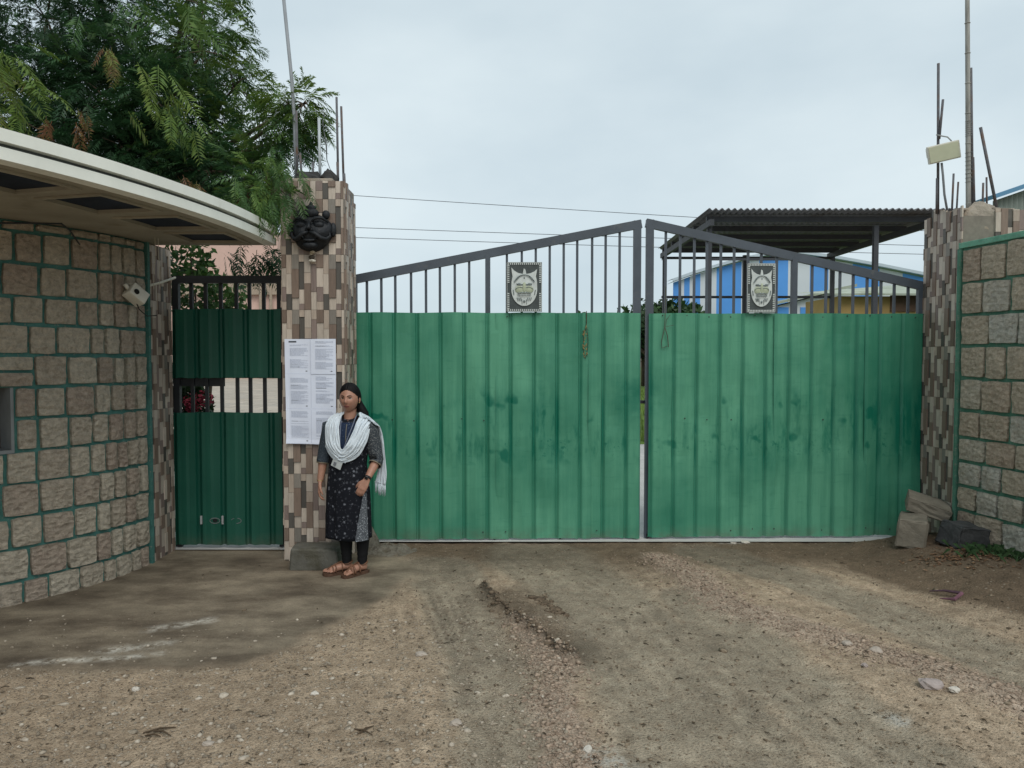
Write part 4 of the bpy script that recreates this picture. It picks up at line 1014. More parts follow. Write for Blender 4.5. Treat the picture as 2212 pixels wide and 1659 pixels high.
rg = random.Random(9)
for r in range(3):
    for c in range(2):
        u0, u1, v0, v1 = c * 0.5, c * 0.5 + 0.503, r / 3, r / 3 + 0.336
        k = 8; off = -0.0012 * ((r * 2 + c * 3) % 5)
        vs = [npt(u0 + (u1 - u0) * i / k, v0 + (v1 - v0) * j / k, off) for j in range(k + 1) for i in range(k + 1)]
        fs = [(j * (k + 1) + i, (j + 1) * (k + 1) + i, (j + 1) * (k + 1) + i + 1, j * (k + 1) + i + 1) for j in range(k) for i in range(k)]
        sh = mk('paper_sheet', vs, fs, M_PAPER, nt_)
        sm = sh.modifiers.new('thickness', 'SOLIDIFY'); sm.thickness = 0.0006; sm.offset = -1
        pm = MB(); pd = MB()
        def stroke(mb, ua, ub, va, hh):
            seg = 4; vs = []
            for i in range(seg + 1):
                uu = u0 + (u1 - u0) * (ua + (ub - ua) * i / seg)
                vs += [npt(uu, v0 + (v1 - v0) * va, off - 0.0016), npt(uu, v0 + (v1 - v0) * (va + hh), off - 0.0016)]
            mb.add(vs, [(2 * i, 2 * i + 1, 2 * i + 3, 2 * i + 2) for i in range(seg)])
        v = 0.11 if (r, c) == (0, 0) else 0.07
        if (r, c) == (0, 0): stroke(pd, 0.16, 0.46, 0.055, 0.042)
        v += 0.05 if (r, c) == (0, 0) else 0
        while v < 0.86:
            if rg.random() < 0.12: v += 0.045; continue
            # words along a line
            x = 0.20; end = rg.choice((0.86, 0.9, 0.9, 0.62, 0.75))
            while x < end:
                w = rg.uniform(0.03, 0.11); stroke(pm, x, min(x + w, end), v, 0.010); x += w + 0.014
            if rg.random() < 0.10: stroke(pd, 0.22, 0.22 + rg.uniform(0.2, 0.4), v + 0.002, 0.008)
            v += 0.0235
        stroke(pd, 0.80, 0.87, 0.90, 0.02)
        stroke(pm, 0.04, 0.98, 0.985, 0.005)
        if c == 1: stroke(pm, 0.008, 0.018, 0.02, 0.96)
        tag(pm.build('printed_lines', M_INK, sh), kind='stuff'); tag(pd.build('bold_print', M_INKD, sh), kind='stuff')

# ------------------------------------------------------------------ stones, rubble
def rest(x, y, dz): return gz(x, y) + dz
M_KERB = mat('grey_kerb_stone', (0.120, 0.115, 0.098), 0.95, 0.2, nz=(9, 0.3), bm=(50, 0.7, 0.01), dirt=((0.075, 0.070, 0.050), 5, 0.5), world=True)
M_BLOCK = mat('tan_block', (0.195, 0.172, 0.135), 0.95, 0.2, nz=(9, 0.25), bm=(50, 0.6, 0.01), world=True)
tag(block('stone_block', (-1.60, 6.20, 0.088), (0.38, 0.26, 0.185), (0.02, 0.0, 0.06), 21, M_KERB, jit=0.0025, cuts=2), 'squared dark grey stone block at the foot of the tiled pillar beside the woman', 'stone block')
def mound(name, c, rx, ry, h, seed, m, label, cat):
    n = 22; vs = []; fs = []
    for j in range(n + 1):
        for i in range(n + 1):
            x = -1 + 2 * i / n; y = -1 + 2 * j / n; r = math.hypot(x, y)
            k = max(0, 1 - r ** 1.5) ** 0.8
            X = c[0] + x * rx; Y = c[1] + y * ry
            z = h * k * (0.72 + 0.55 * float(fbm(X * 9, Y * 9, seed))) + (float(fbm(X * 30, Y * 30, seed + 3)) - 0.5) * 0.09 * (k > 0.05)
            vs.append((X, Y, c[2] - 0.02 + max(0, z)))
    for j in range(n):
        for i in range(n): a = j * (n + 1) + i; fs.append((a, a + 1, a + n + 2, a + n + 1))
    o = mk(name, vs, fs, m); tag(o, label, cat); return o
M_RUB = mat('rubble_concrete', (0.17, 0.155, 0.125), 1.0, 0.15, nz=(18, 0.35), bm=(60, 1.0, 0.02), dirt=((0.10, 0.08, 0.05), 8, 0.52), world=True)
mound('concrete_footing', (-1.36, 6.82, 0.0), 0.17, 0.18, 0.32, 5, M_RUB, 'rough crumbled concrete footing behind the woman at the gate hinge', 'rubble')
mound('rubble_heap', (-1.10, 6.70, 0.0), 0.26, 0.24, 0.07, 8, M_RUB, 'low heap of dirt and rubble by the gate foot right of the woman', 'rubble')
zR = gz(3.45, 6.5)
tag(block('concrete_block', (3.46, 6.52, zR + 0.115), (0.22, 0.34, 0.25), (0.0, 0.03, -0.5), 31, M_BLOCK, jit=0.005), 'upright tan block at the right pillar foot, under the tilted slab', 'stone block')
tag(block('tilted_slab', (3.66, 6.66, zR + 0.285), (0.34, 0.26, 0.12), (0.15, 0.30, -0.35), 33, M_BLOCK, jit=0.005), 'tan slab lying tilted on top of the block at the right pillar', 'slab')
tag(block('dark_stone', (3.80, 6.28, gz(3.8, 6.28) + 0.085), (0.34, 0.26, 0.19), (0.08, 0.12, 0.12), 36, M_DARKST, jit=0.008), 'dark angular stone at the foot of the right stone wall', 'stone')

# ------------------------------------------------------------------ background beyond the gates
def bobj(name, fn, m, par=None, smooth=False): mb = MB(); fn(mb); return mb.build(name, m, par, smooth)
M_STEEL = mat('dark_shed_steel', (0.050, 0.054, 0.062), 0.6, nz=(3, 0.2))
M_CORR = mat('grey_corrugated_sheet', (0.155, 0.16, 0.175), 0.6, 0.3, nz=(1.2, 0.25), scale=(1, 1, 1), dirt=((0.10, 0.085, 0.075), 1.5, 0.55))
sd = thing('open_shed', 'open shed with dark corrugated roof behind the right gate leaf', 'shed', (5, 14, 0))
SX0, SX1, SY0, SY1 = 3.15, 6.75, 12.1, 16.2
def shed_roof(mb):
    n = 200; vs = []
    for (Y, z) in ((SY0, 4.06), (SY1, 4.02)):
        for i in range(n + 1):
            X = SX0 - 0.05 + (SX1 - SX0 + 0.4) * i / n; vs.append((X, Y, z + 0.020 * math.sin(i * 2 * math.pi / 5.0)))
    mb.add(vs, [(i, i + 1, n + 2 + i, n + 1 + i) for i in range(n)])
ro = bobj('roof_sheet', shed_roof, M_CORR, sd, True); ro.modifiers.new('t', 'SOLIDIFY').thickness = 0.01
for Y in (12.4, 13.3, 14.2, 15.1, 16.0): bobj('purlin', lambda mb: mb.bar((SX0, Y, 3.95), (SX1 + 0.1, Y, 3.95), 0.06, 0.09), M_STEEL, sd)
for X in (SX0 + 0.03, SX1 - 0.03): bobj('rafter', lambda mb: mb.bar((X, SY0 + 0.05, 3.86), (X, SY1, 3.86), 0.07, 0.10), M_STEEL, sd)
for X, Y in ((SX0 + 0.05, 12.4), (SX1 - 0.85, 12.4), (SX0 + 0.05, 16.0), (4.88, 16.0), (SX1 - 0.03, 16.0)): bobj('post', lambda mb: mb.bar((X, Y, 0), (X, Y, 3.85), 0.075), M_STEEL, sd)
for z in (2.98, 3.78): bobj('girt', lambda mb: mb.bar((SX0, 16.05, z if z < 3.5 else 3.80), (SX1, 16.05, z if z < 3.5 else 3.80), 0.05), M_STEEL, sd)
bobj('girt', lambda mb: mb.bar((SX0, 16.05, 3.76 - 0.0), (SX0 + 0.01, 16.05, 3.76), 0.02), M_STEEL, sd)
bobj('girt', lambda mb: mb.bar((SX0, 12.42, 3.31), (4.95, 12.42, 3.31), 0.035), M_STEEL, sd)

# striped warehouse: gable wall of blue and white sheets, low pitched roof
M_BLUE = mat('blue_sheet', (0.085, 0.30, 0.72), 0.5, 0.4, nz=(0.5, 0.08)); M_WHS = mat('white_sheet', (0.58, 0.62, 0.66), 0.5, 0.4, nz=(0.5, 0.06))
M_ROOFW = mat('pale_roof_sheet', (0.45, 0.52, 0.58), 0.5, nz=(0.6, 0.1))
wh = thing('striped_warehouse', 'blue and white striped warehouse behind the open shed', 'warehouse', (16, 40, 0))
WY = 42.0
def top_at(x):    # roof outline measured on the picture plane
    pts = [(1450, 612), (1500, 594), (1560, 576), (1620, 560), (1700, 548), (1800, 562), (1900, 580), (2000, 600), (2150, 640)]
    for (a, b_), (c, d) in zip(pts[:-1], pts[1:]):
        if a <= x <= c: return b_ + (d - b_) * (x - a) / (c - a)
    return pts[-1][1]
bands = [(1455, 1466, 1), (1466, 1478, 0), (1478, 1490, 1), (1490, 1498, 0), (1498, 1513, 1), (1513, 1548, 0), (1548, 1602, 1), (1602, 1640, 0), (1640, 1703, 1), (1703, 1750, 0), (1750, 1790, 1), (1790, 1842, 0), (1842, 1900, 1), (1900, 1950, 0), (1950, 2010, 1), (2010, 2080, 0), (2080, 2150, 1)]
for (a, b_, k) in bands:
    p0, p1 = unp(a, top_at(a), WY), unp(b_, top_at(b_), WY)
    bobj('wall_panel', lambda mb: mb.add([(p0.x, WY, 0), (p1.x, WY, 0), (p1.x, WY, p1.z), (p0.x, WY, p0.z), (p0.x, WY + 0.12, 0), (p1.x, WY + 0.12, 0), (p1.x, WY + 0.12, p1.z), (p0.x, WY + 0.12, p0.z)], [(0, 1, 2, 3), (7, 6, 5, 4), (0, 3, 7, 4), (1, 5, 6, 2), (3, 2, 6, 7)]), M_BLUE if k else M_WHS, wh)
def wroof(mb):
    xs_ = list(range(1450, 2151, 50)); vs = []
    for Yo in (-0.35, 1.5):
        for x in xs_: p = unp(x, top_at(x), WY); vs.append((p.x, WY + Yo, p.z + 0.06)); vs.append((p.x, WY + Yo, p.z + 0.22))
    n = len(xs_)
    fs = [(2 * i, 2 * i + 2, 2 * i + 3, 2 * i + 1) for i in range(n - 1)] + [(2 * i + 1, 2 * i + 3, 2 * n + 2 * i + 3, 2 * n + 2 * i + 1) for i in range(n - 1)] + [(2 * i, 2 * n + 2 * i, 2 * n + 2 * i + 2, 2 * i + 2) for i in range(n - 1)]
    mb.add(vs, fs)
bobj('roof', wroof, M_ROOFW, wh)
# lean-to with ochre wall in front
M_OCH = mat('ochre_wall_paint', (0.40, 0.27, 0.11), 0.9, nz=(0.9, 0.2), dirt=((0.14, 0.10, 0.06), 0.9, 0.60), world=True)
M_ROOFG = mat('mossy_roof_sheet', (0.36, 0.40, 0.33), 0.8, nz=(1.5, 0.2), dirt=((0.14, 0.16, 0.05), 1.6, 0.54))
oc = thing('ochre_outbuilding', 'low ochre outbuilding with sloping pale roof behind the right gate leaf', 'outbuilding', (12, 27, 0))
OY = 27.0
q = [unp(1811, 640, OY), unp(2100, 628, OY)]
bobj('wall', lambda mb: mb.box(((q[0].x + q[1].x) / 2, OY + 1.5, q[0].z / 2), (q[1].x - q[0].x, 3.0, q[0].z)), M_OCH, oc)
r0, r1 = unp(1810, 640, OY - 0.4), unp(2110, 590, OY + 3.5)
bobj('roof', lambda mb: mb.add([(r0.x - 0.2, OY - 0.4, r0.z + 0.10), (r1.x, OY - 0.4, r0.z + 0.10), (r1.x, OY + 3.4, r0.z + 1.0), (r0.x - 0.2, OY + 3.4, r0.z + 0.42), (r0.x - 0.2, OY - 0.4, r0.z + 0.03), (r1.x, OY - 0.4, r0.z + 0.03)], [(0, 1, 2, 3), (4, 5, 1, 0)]), M_ROOFG, oc)
bobj('dark_window', lambda mb: mb.box((unp(1950, 655, OY).x, OY - 0.02, unp(1950, 655, OY).z), (0.9, 0.05, 0.6)), mat('dark_stain', (0.10, 0.06, 0.04), 0.8), oc)
lt = thing('low_shed', 'low white shed with thin sloping roof before the striped warehouse', 'shed', (12, 34, 0)); LY = 34.0
s0, s1 = unp(1676, 662, LY), unp(1840, 622, LY)
bobj('wall', lambda mb: mb.add([(s0.x, LY, 0), (s1.x, LY, 0), (s1.x, LY, s1.z), (s0.x, LY, s0.z), (s0.x, LY + 3, 0), (s1.x, LY + 3, 0), (s1.x, LY + 3, s1.z), (s0.x, LY + 3, s0.z)], [(0, 1, 2, 3), (7, 6, 5, 4), (4, 0, 3, 7), (1, 5, 6, 2)]), M_WHS, lt)
bobj('roof', lambda mb: mb.add([(s0.x - 0.3, LY - 0.3, s0.z + 0.02), (s1.x + 0.1, LY - 0.3, s1.z + 0.04), (s1.x + 0.1, LY + 3.2, s1.z + 0.04), (s0.x - 0.3, LY + 3.2, s0.z + 0.02), (s0.x - 0.3, LY - 0.3, s0.z + 0.14), (s1.x + 0.1, LY - 0.3, s1.z + 0.16), (s1.x + 0.1, LY + 3.2, s1.z + 0.16), (s0.x - 0.3, LY + 3.2, s0.z + 0.14)], [(0, 1, 5, 4), (4, 5, 6, 7), (0, 3, 2, 1), (0, 4, 7, 3)]), M_ROOFG, lt)
for k in range(2): bobj('blue_panel', lambda mb: mb.box((unp(1690 + k * 52, 665, LY).x, LY - 0.02, s0.z / 2), (0.55, 0.03, s0.z * 0.98)), M_BLUE, lt)
# blue-eaved building at the far right above the stone wall
fb = thing('corrugated_building', 'pale corrugated building with blue roof edge above the right wall', 'building', (13, 20, 0)); FY = 19.0
f0, f1_ = unp(2146, 434, FY), unp(2212, 411, FY)
sl = (f1_.z - f0.z) / (f1_.x - f0.x)
M_CW = mat('pale_green_corrugated', (0.30, 0.34, 0.31), 0.6, nz=(1.2, 0.15))
def corr(mb):
    n = 80; vs = []
    for i in range(n + 1):
        X = f0.x + 5.0 * i / n; y = FY + 0.03 * math.sin(i * math.pi / 1.0 + math.pi / 2); vs += [(X, y, 0), (X, y, f0.z + sl * (X - f0.x))]
    mb.add(vs, [(2 * i, 2 * i + 2, 2 * i + 3, 2 * i + 1) for i in range(n)])
    Z = f0.z; xb_ = f0.x * (FY + 9) / FY + 0.3; mb.add([(f0.x, FY, 0), (f0.x, FY, Z), (xb_, FY + 9, Z), (xb_, FY + 9, 0)], [(0, 1, 2, 3)])
bobj('wall', corr, M_CW, fb)
bobj('roof', lambda mb: mb.bar((f0.x - 0.15, FY + 0.2, f0.z + 0.05), (f0.x + 5.1, FY + 0.2, f0.z + 0.05 + sl * 5.2), 1.0, 0.10), mat('blue_roof_sheet', (0.10, 0.24, 0.38), 0.5, nz=(0.5, 0.1)), fb)
# pink building far behind the small gate
M_PINK = mat('pink_plaster', (0.58, 0.40, 0.34), 0.9, nz=(0.3, 0.12), dirt=((0.36, 0.24, 0.20), 0.35, 0.60)); M_PINKB = mat('brown_band', (0.34, 0.27, 0.21), 0.9)
pk = thing('pink_building', 'long pink building far behind the small gate', 'building', (-20, 60, 0)); KY = 59.0
p0, p1 = unp(330, 500, KY), unp(599, 500, KY)
bobj('wall', lambda mb: mb.box(((p0.x + p1.x) / 2, KY + 5, p0.z / 2), (p1.x - p0.x, 10, p0.z)), M_PINK, pk)
bobj('roof_band', lambda mb: mb.box(((p0.x + p1.x) / 2, KY - 0.15, unp(0, 616, KY).z), (p1.x - p0.x + 0.3, 0.4, 1.5)), M_PINKB, pk)
for k in range(2): bobj('drain_pipe', lambda mb: mb.tube([(unp(565 + 22 * k, 600, KY).x, KY - 0.3, 0), (unp(565 + 22 * k, 600, KY).x, KY - 0.3, 7.2)], 0.12, 8), M_PINKB, pk)
for k in range(2): bobj('window', lambda mb: mb.box((unp(450 + 60 * k, 560, KY).x, KY - 0.02, 4.3), (1.5, 0.12, 1.8)), mat('dark_pane', (0.04, 0.045, 0.05), 0.2), pk)
# overhead wires
M_LINE = mat('power_line', (0.10, 0.11, 0.13), 0.6)
for (a, b_, lb) in (((-300, 345), (2300, 515), 'topmost thin overhead wire crossing the sky behind the gate'), ((-300, 446), (2300, 538), 'middle thin overhead wire crossing the sky behind the gate'), ((-300, 470), (2300, 556), 'lowest thin overhead wire crossing the sky behind the gate')):
    Y = 32.0; pts = []
    for k in range(31):
        t = k / 30; p = unp(a[0] + (b_[0] - a[0]) * t, a[1] + (b_[1] - a[1]) * t + 8 * 4 * t * (1 - t), Y); pts.append(p)
    tag(MB().tube(pts, 0.013, 5).build('overhead_wire', M_LINE), lb, 'wire', 'overhead wires')
# ------------------------------------------------------------------ foliage
def leaf_material(name, cols, trans=0.35):
    m, nt, b = nodes(name)
    a = nt.nodes.new('ShaderNodeAttribute'); a.attribute_name = 'tint'
    rp = nt.nodes.new('ShaderNodeValToRGB'); e = rp.color_ramp.elements
    e[0].position = 0.0; e[0].color = (*cols[0], 1); e[1].position = 1.0; e[1].color = (*cols[-1], 1)
    for k in range(1, len(cols) - 1): q = e.new(k / (len(cols) - 1)); q.color = (*cols[k], 1)
    L(nt, a.outputs['Fac'], rp.inputs['Fac'])
    L(nt, rp.outputs['Color'], b.inputs['Base Color']); b.inputs['Roughness'].default_value = 0.5; b.inputs['Specular IOR Level'].default_value = 0.35
    tr = nt.nodes.new('ShaderNodeBsdfTranslucent'); L(nt, rp.outputs['Color'], tr.inputs['Color'])
    ms = nt.nodes.new('ShaderNodeMixShader'); ms.inputs[0].default_value = trans
    L(nt, b.outputs[0], ms.inputs[1]); L(nt, tr.outputs[0], ms.inputs[2]); L(nt, ms.outputs[0], nt.nodes['Material Output'].inputs['Surface'])
    return m
def quads_mesh(name, co, tint, m, parent, quads=None):
    """co: (n,4,3) separate quads"""
    me = bpy.data.meshes.new(name); n = len(co)
    me.vertices.add(n * 4); me.vertices.foreach_set('co', co.reshape(-1).astype(np.float32))
    me.loops.add(n * 4); me.loops.foreach_set('vertex_index', np.arange(n * 4, dtype=np.int32))
    me.polygons.add(n); me.polygons.foreach_set('loop_start', (np.arange(n) * 4).astype(np.int32))
    me.update(calc_edges=True)
    at = me.attributes.new('tint', 'FLOAT', 'POINT'); at.data.foreach_set('value', np.repeat(tint, 4).astype(np.float32))
    me.materials.append(m)
    o = bpy.data.objects.new(name, me); link(o); attach(o, parent); return o
def fronds(P, D, Ln, tint, rs, pairs=10, droop=0.35, lw=0.24, ll=0.30):
    """pinnate leaves: P origin, D direction, Ln length (arrays) -> leaflet quads"""
    n = len(P); D = D / np.linalg.norm(D, axis=1, keepdims=True)
    up = np.array([0, 0, 1.0]) + rs.normal(0, 0.35, (n, 3))
    Sd = np.cross(D, up); Sd /= np.linalg.norm(Sd, axis=1, keepdims=True) + 1e-9
    Nn = np.cross(Sd, D)
    out = []; tt = []
    for i in range(pairs):
        u = 0.12 + 0.88 * (i + 0.5) / pairs
        base = P + D * (Ln * u)[:, None] - np.array([0, 0, 1.0]) * (droop * Ln * u * u)[:, None]
        prof = 0.65 + 0.6 * math.sin(math.pi * min(1, u * 0.9)) - (0.35 if u > 0.85 else 0)
        for s in (-1, 1):
            al = rs.uniform(0.35, 0.8, n)[:, None]
            d2 = Sd * s * np.cos(al) + D * np.sin(al) - Nn * rs.uniform(0.0, 0.35, n)[:, None]
            d2 /= np.linalg.norm(d2, axis=1, keepdims=True)
            ln = (Ln * ll * prof * rs.uniform(0.8, 1.15, n))[:, None]
            wv = np.cross(d2, Nn); wv /= np.linalg.norm(wv, axis=1, keepdims=True) + 1e-9
            wv = wv * ln * lw * 0.5
            tip = base + d2 * ln - np.array([0, 0, 1.0]) * ln * 0.22
            mid = base + d2 * ln * 0.42
            out.append(np.stack([base, mid + wv, tip, mid - wv], 1)); tt.append(tint + rs.uniform(-0.05, 0.05, n))
    rach = D * Ln[:, None] - np.array([0, 0, 1.0]) * (droop * Ln)[:, None]
    w = Sd * (Ln * 0.012)[:, None]
    out.append(np.stack([P - w, P + w, P + rach + w * 0.3, P + rach - w * 0.3], 1)); tt.append(tint)
    return np.concatenate(out), np.concatenate(tt)

rs = np.random.RandomState(11)
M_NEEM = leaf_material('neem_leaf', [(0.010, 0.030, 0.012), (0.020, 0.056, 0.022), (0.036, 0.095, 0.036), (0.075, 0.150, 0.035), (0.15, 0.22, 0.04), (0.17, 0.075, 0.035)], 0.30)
M_BARK = mat('tree_bark', (0.10, 0.075, 0.055), 0.95, nz=(14, 0.35), bm=(30, 0.8, 0.02), scale=(1, 1, 0.4))
tree = thing('neem_tree', 'feathery green tree overhanging the guard house canopy and tiled pillar', 'tree', (-4.7, 9.6, 0))
CL = [ # picture x, y, distance, radius, leaves, tint
 (100, 40, 8.6, 1.0, 840, .22), (300, 60, 8.9, 0.85, 645, .24), (40, 230, 8.3, 0.85, 570, .15), (230, 220, 8.1, 0.75, 600, .18), (370, 250, 7.9, 0.55, 405, .26),
 (440, 110, 8.3, 0.50, 270, .46), (505, 190, 8.2, 0.30, 102, .54), (440, 20, 8.8, 0.42, 96, .48), (480, 290, 7.9, 0.36, 132, .46), (455, 370, 7.5, 0.40, 228, .26), (540, 385, 7.3, 0.30, 156, .34),
 (595, 425, 6.95, 0.18, 60, .48), (628, 235, 7.0, 0.27, 126, .56), (655, 225, 7.0, 0.20, 60, .62), (610, 300, 7.1, 0.22, 66, .48), (350, 370, 7.7, 0.50, 345, .16), (150, 330, 7.7, 0.60, 390, .12), (270, 330, 7.6, 0.5, 300, .14),
 (-160, 140, 8.6, 1.1, 570, .2), (180, -160, 9.2, 1.1, 540, .28), (430, -110, 9.2, 0.6, 150, .35), (-100, 330, 7.9, 0.7, 300, .15),
 (632, 300, 7.05, 0.14, 31, .4), (600, 420, 6.3, 0.09, 26, .50), (575, 400, 6.6, 0.2, 72, .46), (530, 440, 6.75, 0.18, 72, .32)]
FP, FD, FL, FT = [], [], [], []
trunk = MB()
base = Vector((-4.7, 9.6, 0)); fork = Vector((-4.6, 9.5, 3.3))
trunk.tube([base + Vector((0, 0, -0.1)), base + Vector((0.03, -0.05, 0.6)), Vector((-4.66, 9.55, 1.8)), fork], [0.24, 0.20, 0.17, 0.15], 12)
limbs = MB()
for (x, y, Y, r, nl, tn) in CL:
    c = unp(x, y, Y)
    mid = fork.lerp(c, 0.5) + Vector((rs.uniform(-.15, .15), rs.uniform(-.1, .3), 0.25))
    limbs.tube([fork, fork.lerp(mid, 0.5) + Vector((0, 0, 0.12)), mid, mid.lerp(c, 0.6), c], [0.07, 0.05, 0.035, 0.02, 0.010], 7)
    d = rs.normal(0, 1, (nl, 3)); d /= np.linalg.norm(d, axis=1, keepdims=True)
    rad = r * (0.35 + 0.65 * rs.uniform(0, 1, nl) ** 0.6)
    lob = 1 + 0.28 * np.sin(d[:, 0] * 4 + x) * np.sin(d[:, 2] * 5 + y)
    P = np.array(c) + d * (rad * lob)[:, None] * np.array([1.0, 0.9, 0.88])
    for k in range(7):
        q = Vector(P[rs.randint(nl)]); limbs.tube([c, c.lerp(q, 0.5) + Vector((0, 0, 0.03)), q], [0.010, 0.007, 0.003], 5)
    D = d * 0.8 + rs.normal(0, 0.35, (nl, 3)); D[:, 2] -= 0.15
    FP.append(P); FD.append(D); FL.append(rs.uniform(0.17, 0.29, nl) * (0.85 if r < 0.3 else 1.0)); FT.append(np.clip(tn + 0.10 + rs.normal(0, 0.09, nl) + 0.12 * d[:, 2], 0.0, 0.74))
def sprig(x, y, Y, n, dirx, tn, ln=0.36, spread=0.2):
    c = np.array(unp(x, y, Y)); P = c + rs.normal(0, spread * 0.5, (n, 3)) * np.array([1, .5, .8])
    D = np.tile(np.array(dirx, float), (n, 1)) + rs.normal(0, 0.35, (n, 3))
    FP.append(P); FD.append(D); FL.append(rs.uniform(0.8, 1.1, n) * ln); FT.append(np.clip(tn + rs.normal(0, 0.05, n), 0, 1))
sprig(10, 130, 6.0, 14, (0.8, -0.3, -0.6), .80, 0.30, 0.22); sprig(20, 200, 6.0, 14, (0.8, -0.2, -0.5), .72, 0.30, 0.22)
sprig(340, 190, 6.9, 14, (0.7, -0.3, -0.9), .76, 0.30, 0.24); sprig(370, 250, 6.9, 12, (0.5, -0.3, -1.0), .70, 0.26, 0.22)
sprig(260, 40, 7.2, 10, (0.6, -0.4, -0.6), .52, 0.40, 0.30); sprig(400, 20, 7.4, 9, (0.7, -0.3, -0.5), .62, 0.36, 0.25)
sprig(590, 360, 6.5, 7, (0.3, -0.2, -0.9), .62, 0.22, 0.10); sprig(560, 370, 6.7, 9, (0.6, -0.3, -0.7), .5, 0.28, 0.14)
for (x, y, Y, n) in ((600, 350, 6.3, 8), (618, 372, 6.25, 8), (600, 400, 6.2, 8), (630, 400, 6.22, 6), (560, 425, 5.95, 9), (520, 415, 5.85, 8), (585, 445, 6.0, 7)): sprig(x, y, Y, n, (0.25, -0.15, -0.9), .56, 0.17, 0.13)
sprig(235, 105, 6.9, 7, (0.05, 0, -1), .93, 0.22, 0.05)
for (x, y, Y) in ((100, 255, 6.6), (160, 265, 6.5), (175, 240, 6.6), (525, 420, 6.55), (395, 385, 6.9), (420, 395, 6.9)): sprig(x, y, Y, 3, (0.1, 0, -1), .99, 0.20, 0.05)
for (x, y, Y, n) in ((545, 548, 7.5, 16), (580, 545, 7.5, 10), (500, 545, 7.6, 8)): sprig(x, y, Y, n, (0.4, -0.1, -0.8), .34, 0.26, 0.14)
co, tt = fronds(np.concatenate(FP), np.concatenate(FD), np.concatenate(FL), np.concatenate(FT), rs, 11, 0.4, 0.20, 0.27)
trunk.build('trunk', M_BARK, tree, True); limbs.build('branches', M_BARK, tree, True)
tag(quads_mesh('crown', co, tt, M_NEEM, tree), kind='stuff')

def leafy(name, label, cat, loc, blobs, m, tint=0.3, size=0.05, trunkh=0.0, trunkr=0.05, seed=1, wood=True):
    """small broad-leaved tree or shrub: leaf quads through several clumps"""
    r_ = np.random.RandomState(seed); t = thing(name, label, cat, loc); cs, ts = [], []; st_ = MB(); b0 = Vector(loc)
    for (bx, by, bz, rx, rz, n) in blobs:
        c = np.array([bx, by, bz]); d = r_.normal(0, 1, (n, 3)); d /= np.linalg.norm(d, axis=1, keepdims=True)
        p = c + d * (0.35 + 0.65 * r_.uniform(0, 1, n) ** 0.5)[:, None] * np.array([rx, rx, rz])
        a = r_.normal(0, 1, (n, 3)); a /= np.linalg.norm(a, axis=1, keepdims=True); bb = np.cross(a, r_.normal(0, 1, (n, 3))); bb /= np.linalg.norm(bb, axis=1, keepdims=True)
        s = size * r_.uniform(0.6, 1.3, n)[:, None]
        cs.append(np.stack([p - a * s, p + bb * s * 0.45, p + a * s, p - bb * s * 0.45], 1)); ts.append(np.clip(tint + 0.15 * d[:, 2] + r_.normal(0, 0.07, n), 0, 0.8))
        st_.tube([b0, Vector(c) * 0.4 + b0 * 0.6 + Vector((0, 0, trunkh * 0.2)), Vector(c)], [trunkr, trunkr * 0.7, trunkr * 0.3], 7)
    tag(quads_mesh('crown', np.concatenate(cs), np.concatenate(ts), m, t), kind='stuff')
    if wood: st_.build('trunk', M_BARK, t, True)
    return t
M_LEAFD = leaf_material('dark_leaf', [(0.010, 0.024, 0.010), (0.024, 0.055, 0.018), (0.05, 0.11, 0.03), (0.10, 0.19, 0.04), (0.16, 0.25, 0.05)], 0.25)
c = unp(1450, 700, 40); leafy('leafy_tree', 'dark bushy tree behind the right gate leaf near its meeting post', 'tree', (c.x, 40, 0), [(c.x - 0.8, 40, 3.2, 1.3, 1.2, 700), (c.x + 0.9, 40, 3.3, 1.2, 1.3, 700), (c.x + 0.1, 40.5, 3.6, 1.2, 1.3, 600), (c.x - 2.3, 41, 2.9, 0.7, 1.6, 300)], M_LEAFD, 0.22, 0.22, 2, 0.16, 2)
c = unp(1254, 690, 60); leafy('leafy_tree', 'distant low green tree just showing over the left gate leaf', 'tree', (c.x, 60, 0), [(c.x, 60, 3.9, 1.15, 1.4, 400), (c.x - 0.5, 60, 3.6, 0.9, 1.2, 200)], M_LEAFD, 0.45, 0.28, 2, 0.14, 3)
c = unp(1372, 690, 44); leafy('leafy_tree', 'tall dark tree showing in the gap between the gate leaves', 'tree', (c.x + 0.5, 44, 0), [(c.x + 0.5, 44, 3.6, 1.0, 1.5, 500), (c.x + 0.4, 44, 2.4, 0.9, 1.0, 300)], M_LEAFD, 0.18, 0.22, 2, 0.15, 4)
c = unp(430, 600, 9.6); leafy('leafy_shrub', 'green leafy shrub seen through the top bars of the small gate', 'shrub', (c.x, 9.6, 0), [(c.x - 0.05, 9.6, 2.55, 0.42, 0.42, 520), (c.x + 0.28, 9.7, 2.42, 0.30, 0.32, 300), (c.x - 0.1, 9.6, 3.0, 0.3, 0.3, 240)], M_LEAFD, 0.52, 0.055, 2, 0.03, 5)
c = unp(405, 850, 7.9); fs_ = leafy('flowering_shrub', 'dark shrub with crimson flowers behind the gap in the small gate', 'shrub', (c.x, 7.9, 0), [(c.x - 0.12, 7.95, 1.42, 0.26, 0.26, 700), (c.x + 0.02, 7.95, 1.18, 0.24, 0.26, 500), (c.x - 0.1, 7.95, 0.8, 0.25, 0.3, 400)], M_LEAFD, 0.08, 0.045, 0.6, 0.02, 6)
r_ = np.random.RandomState(4); cs = []
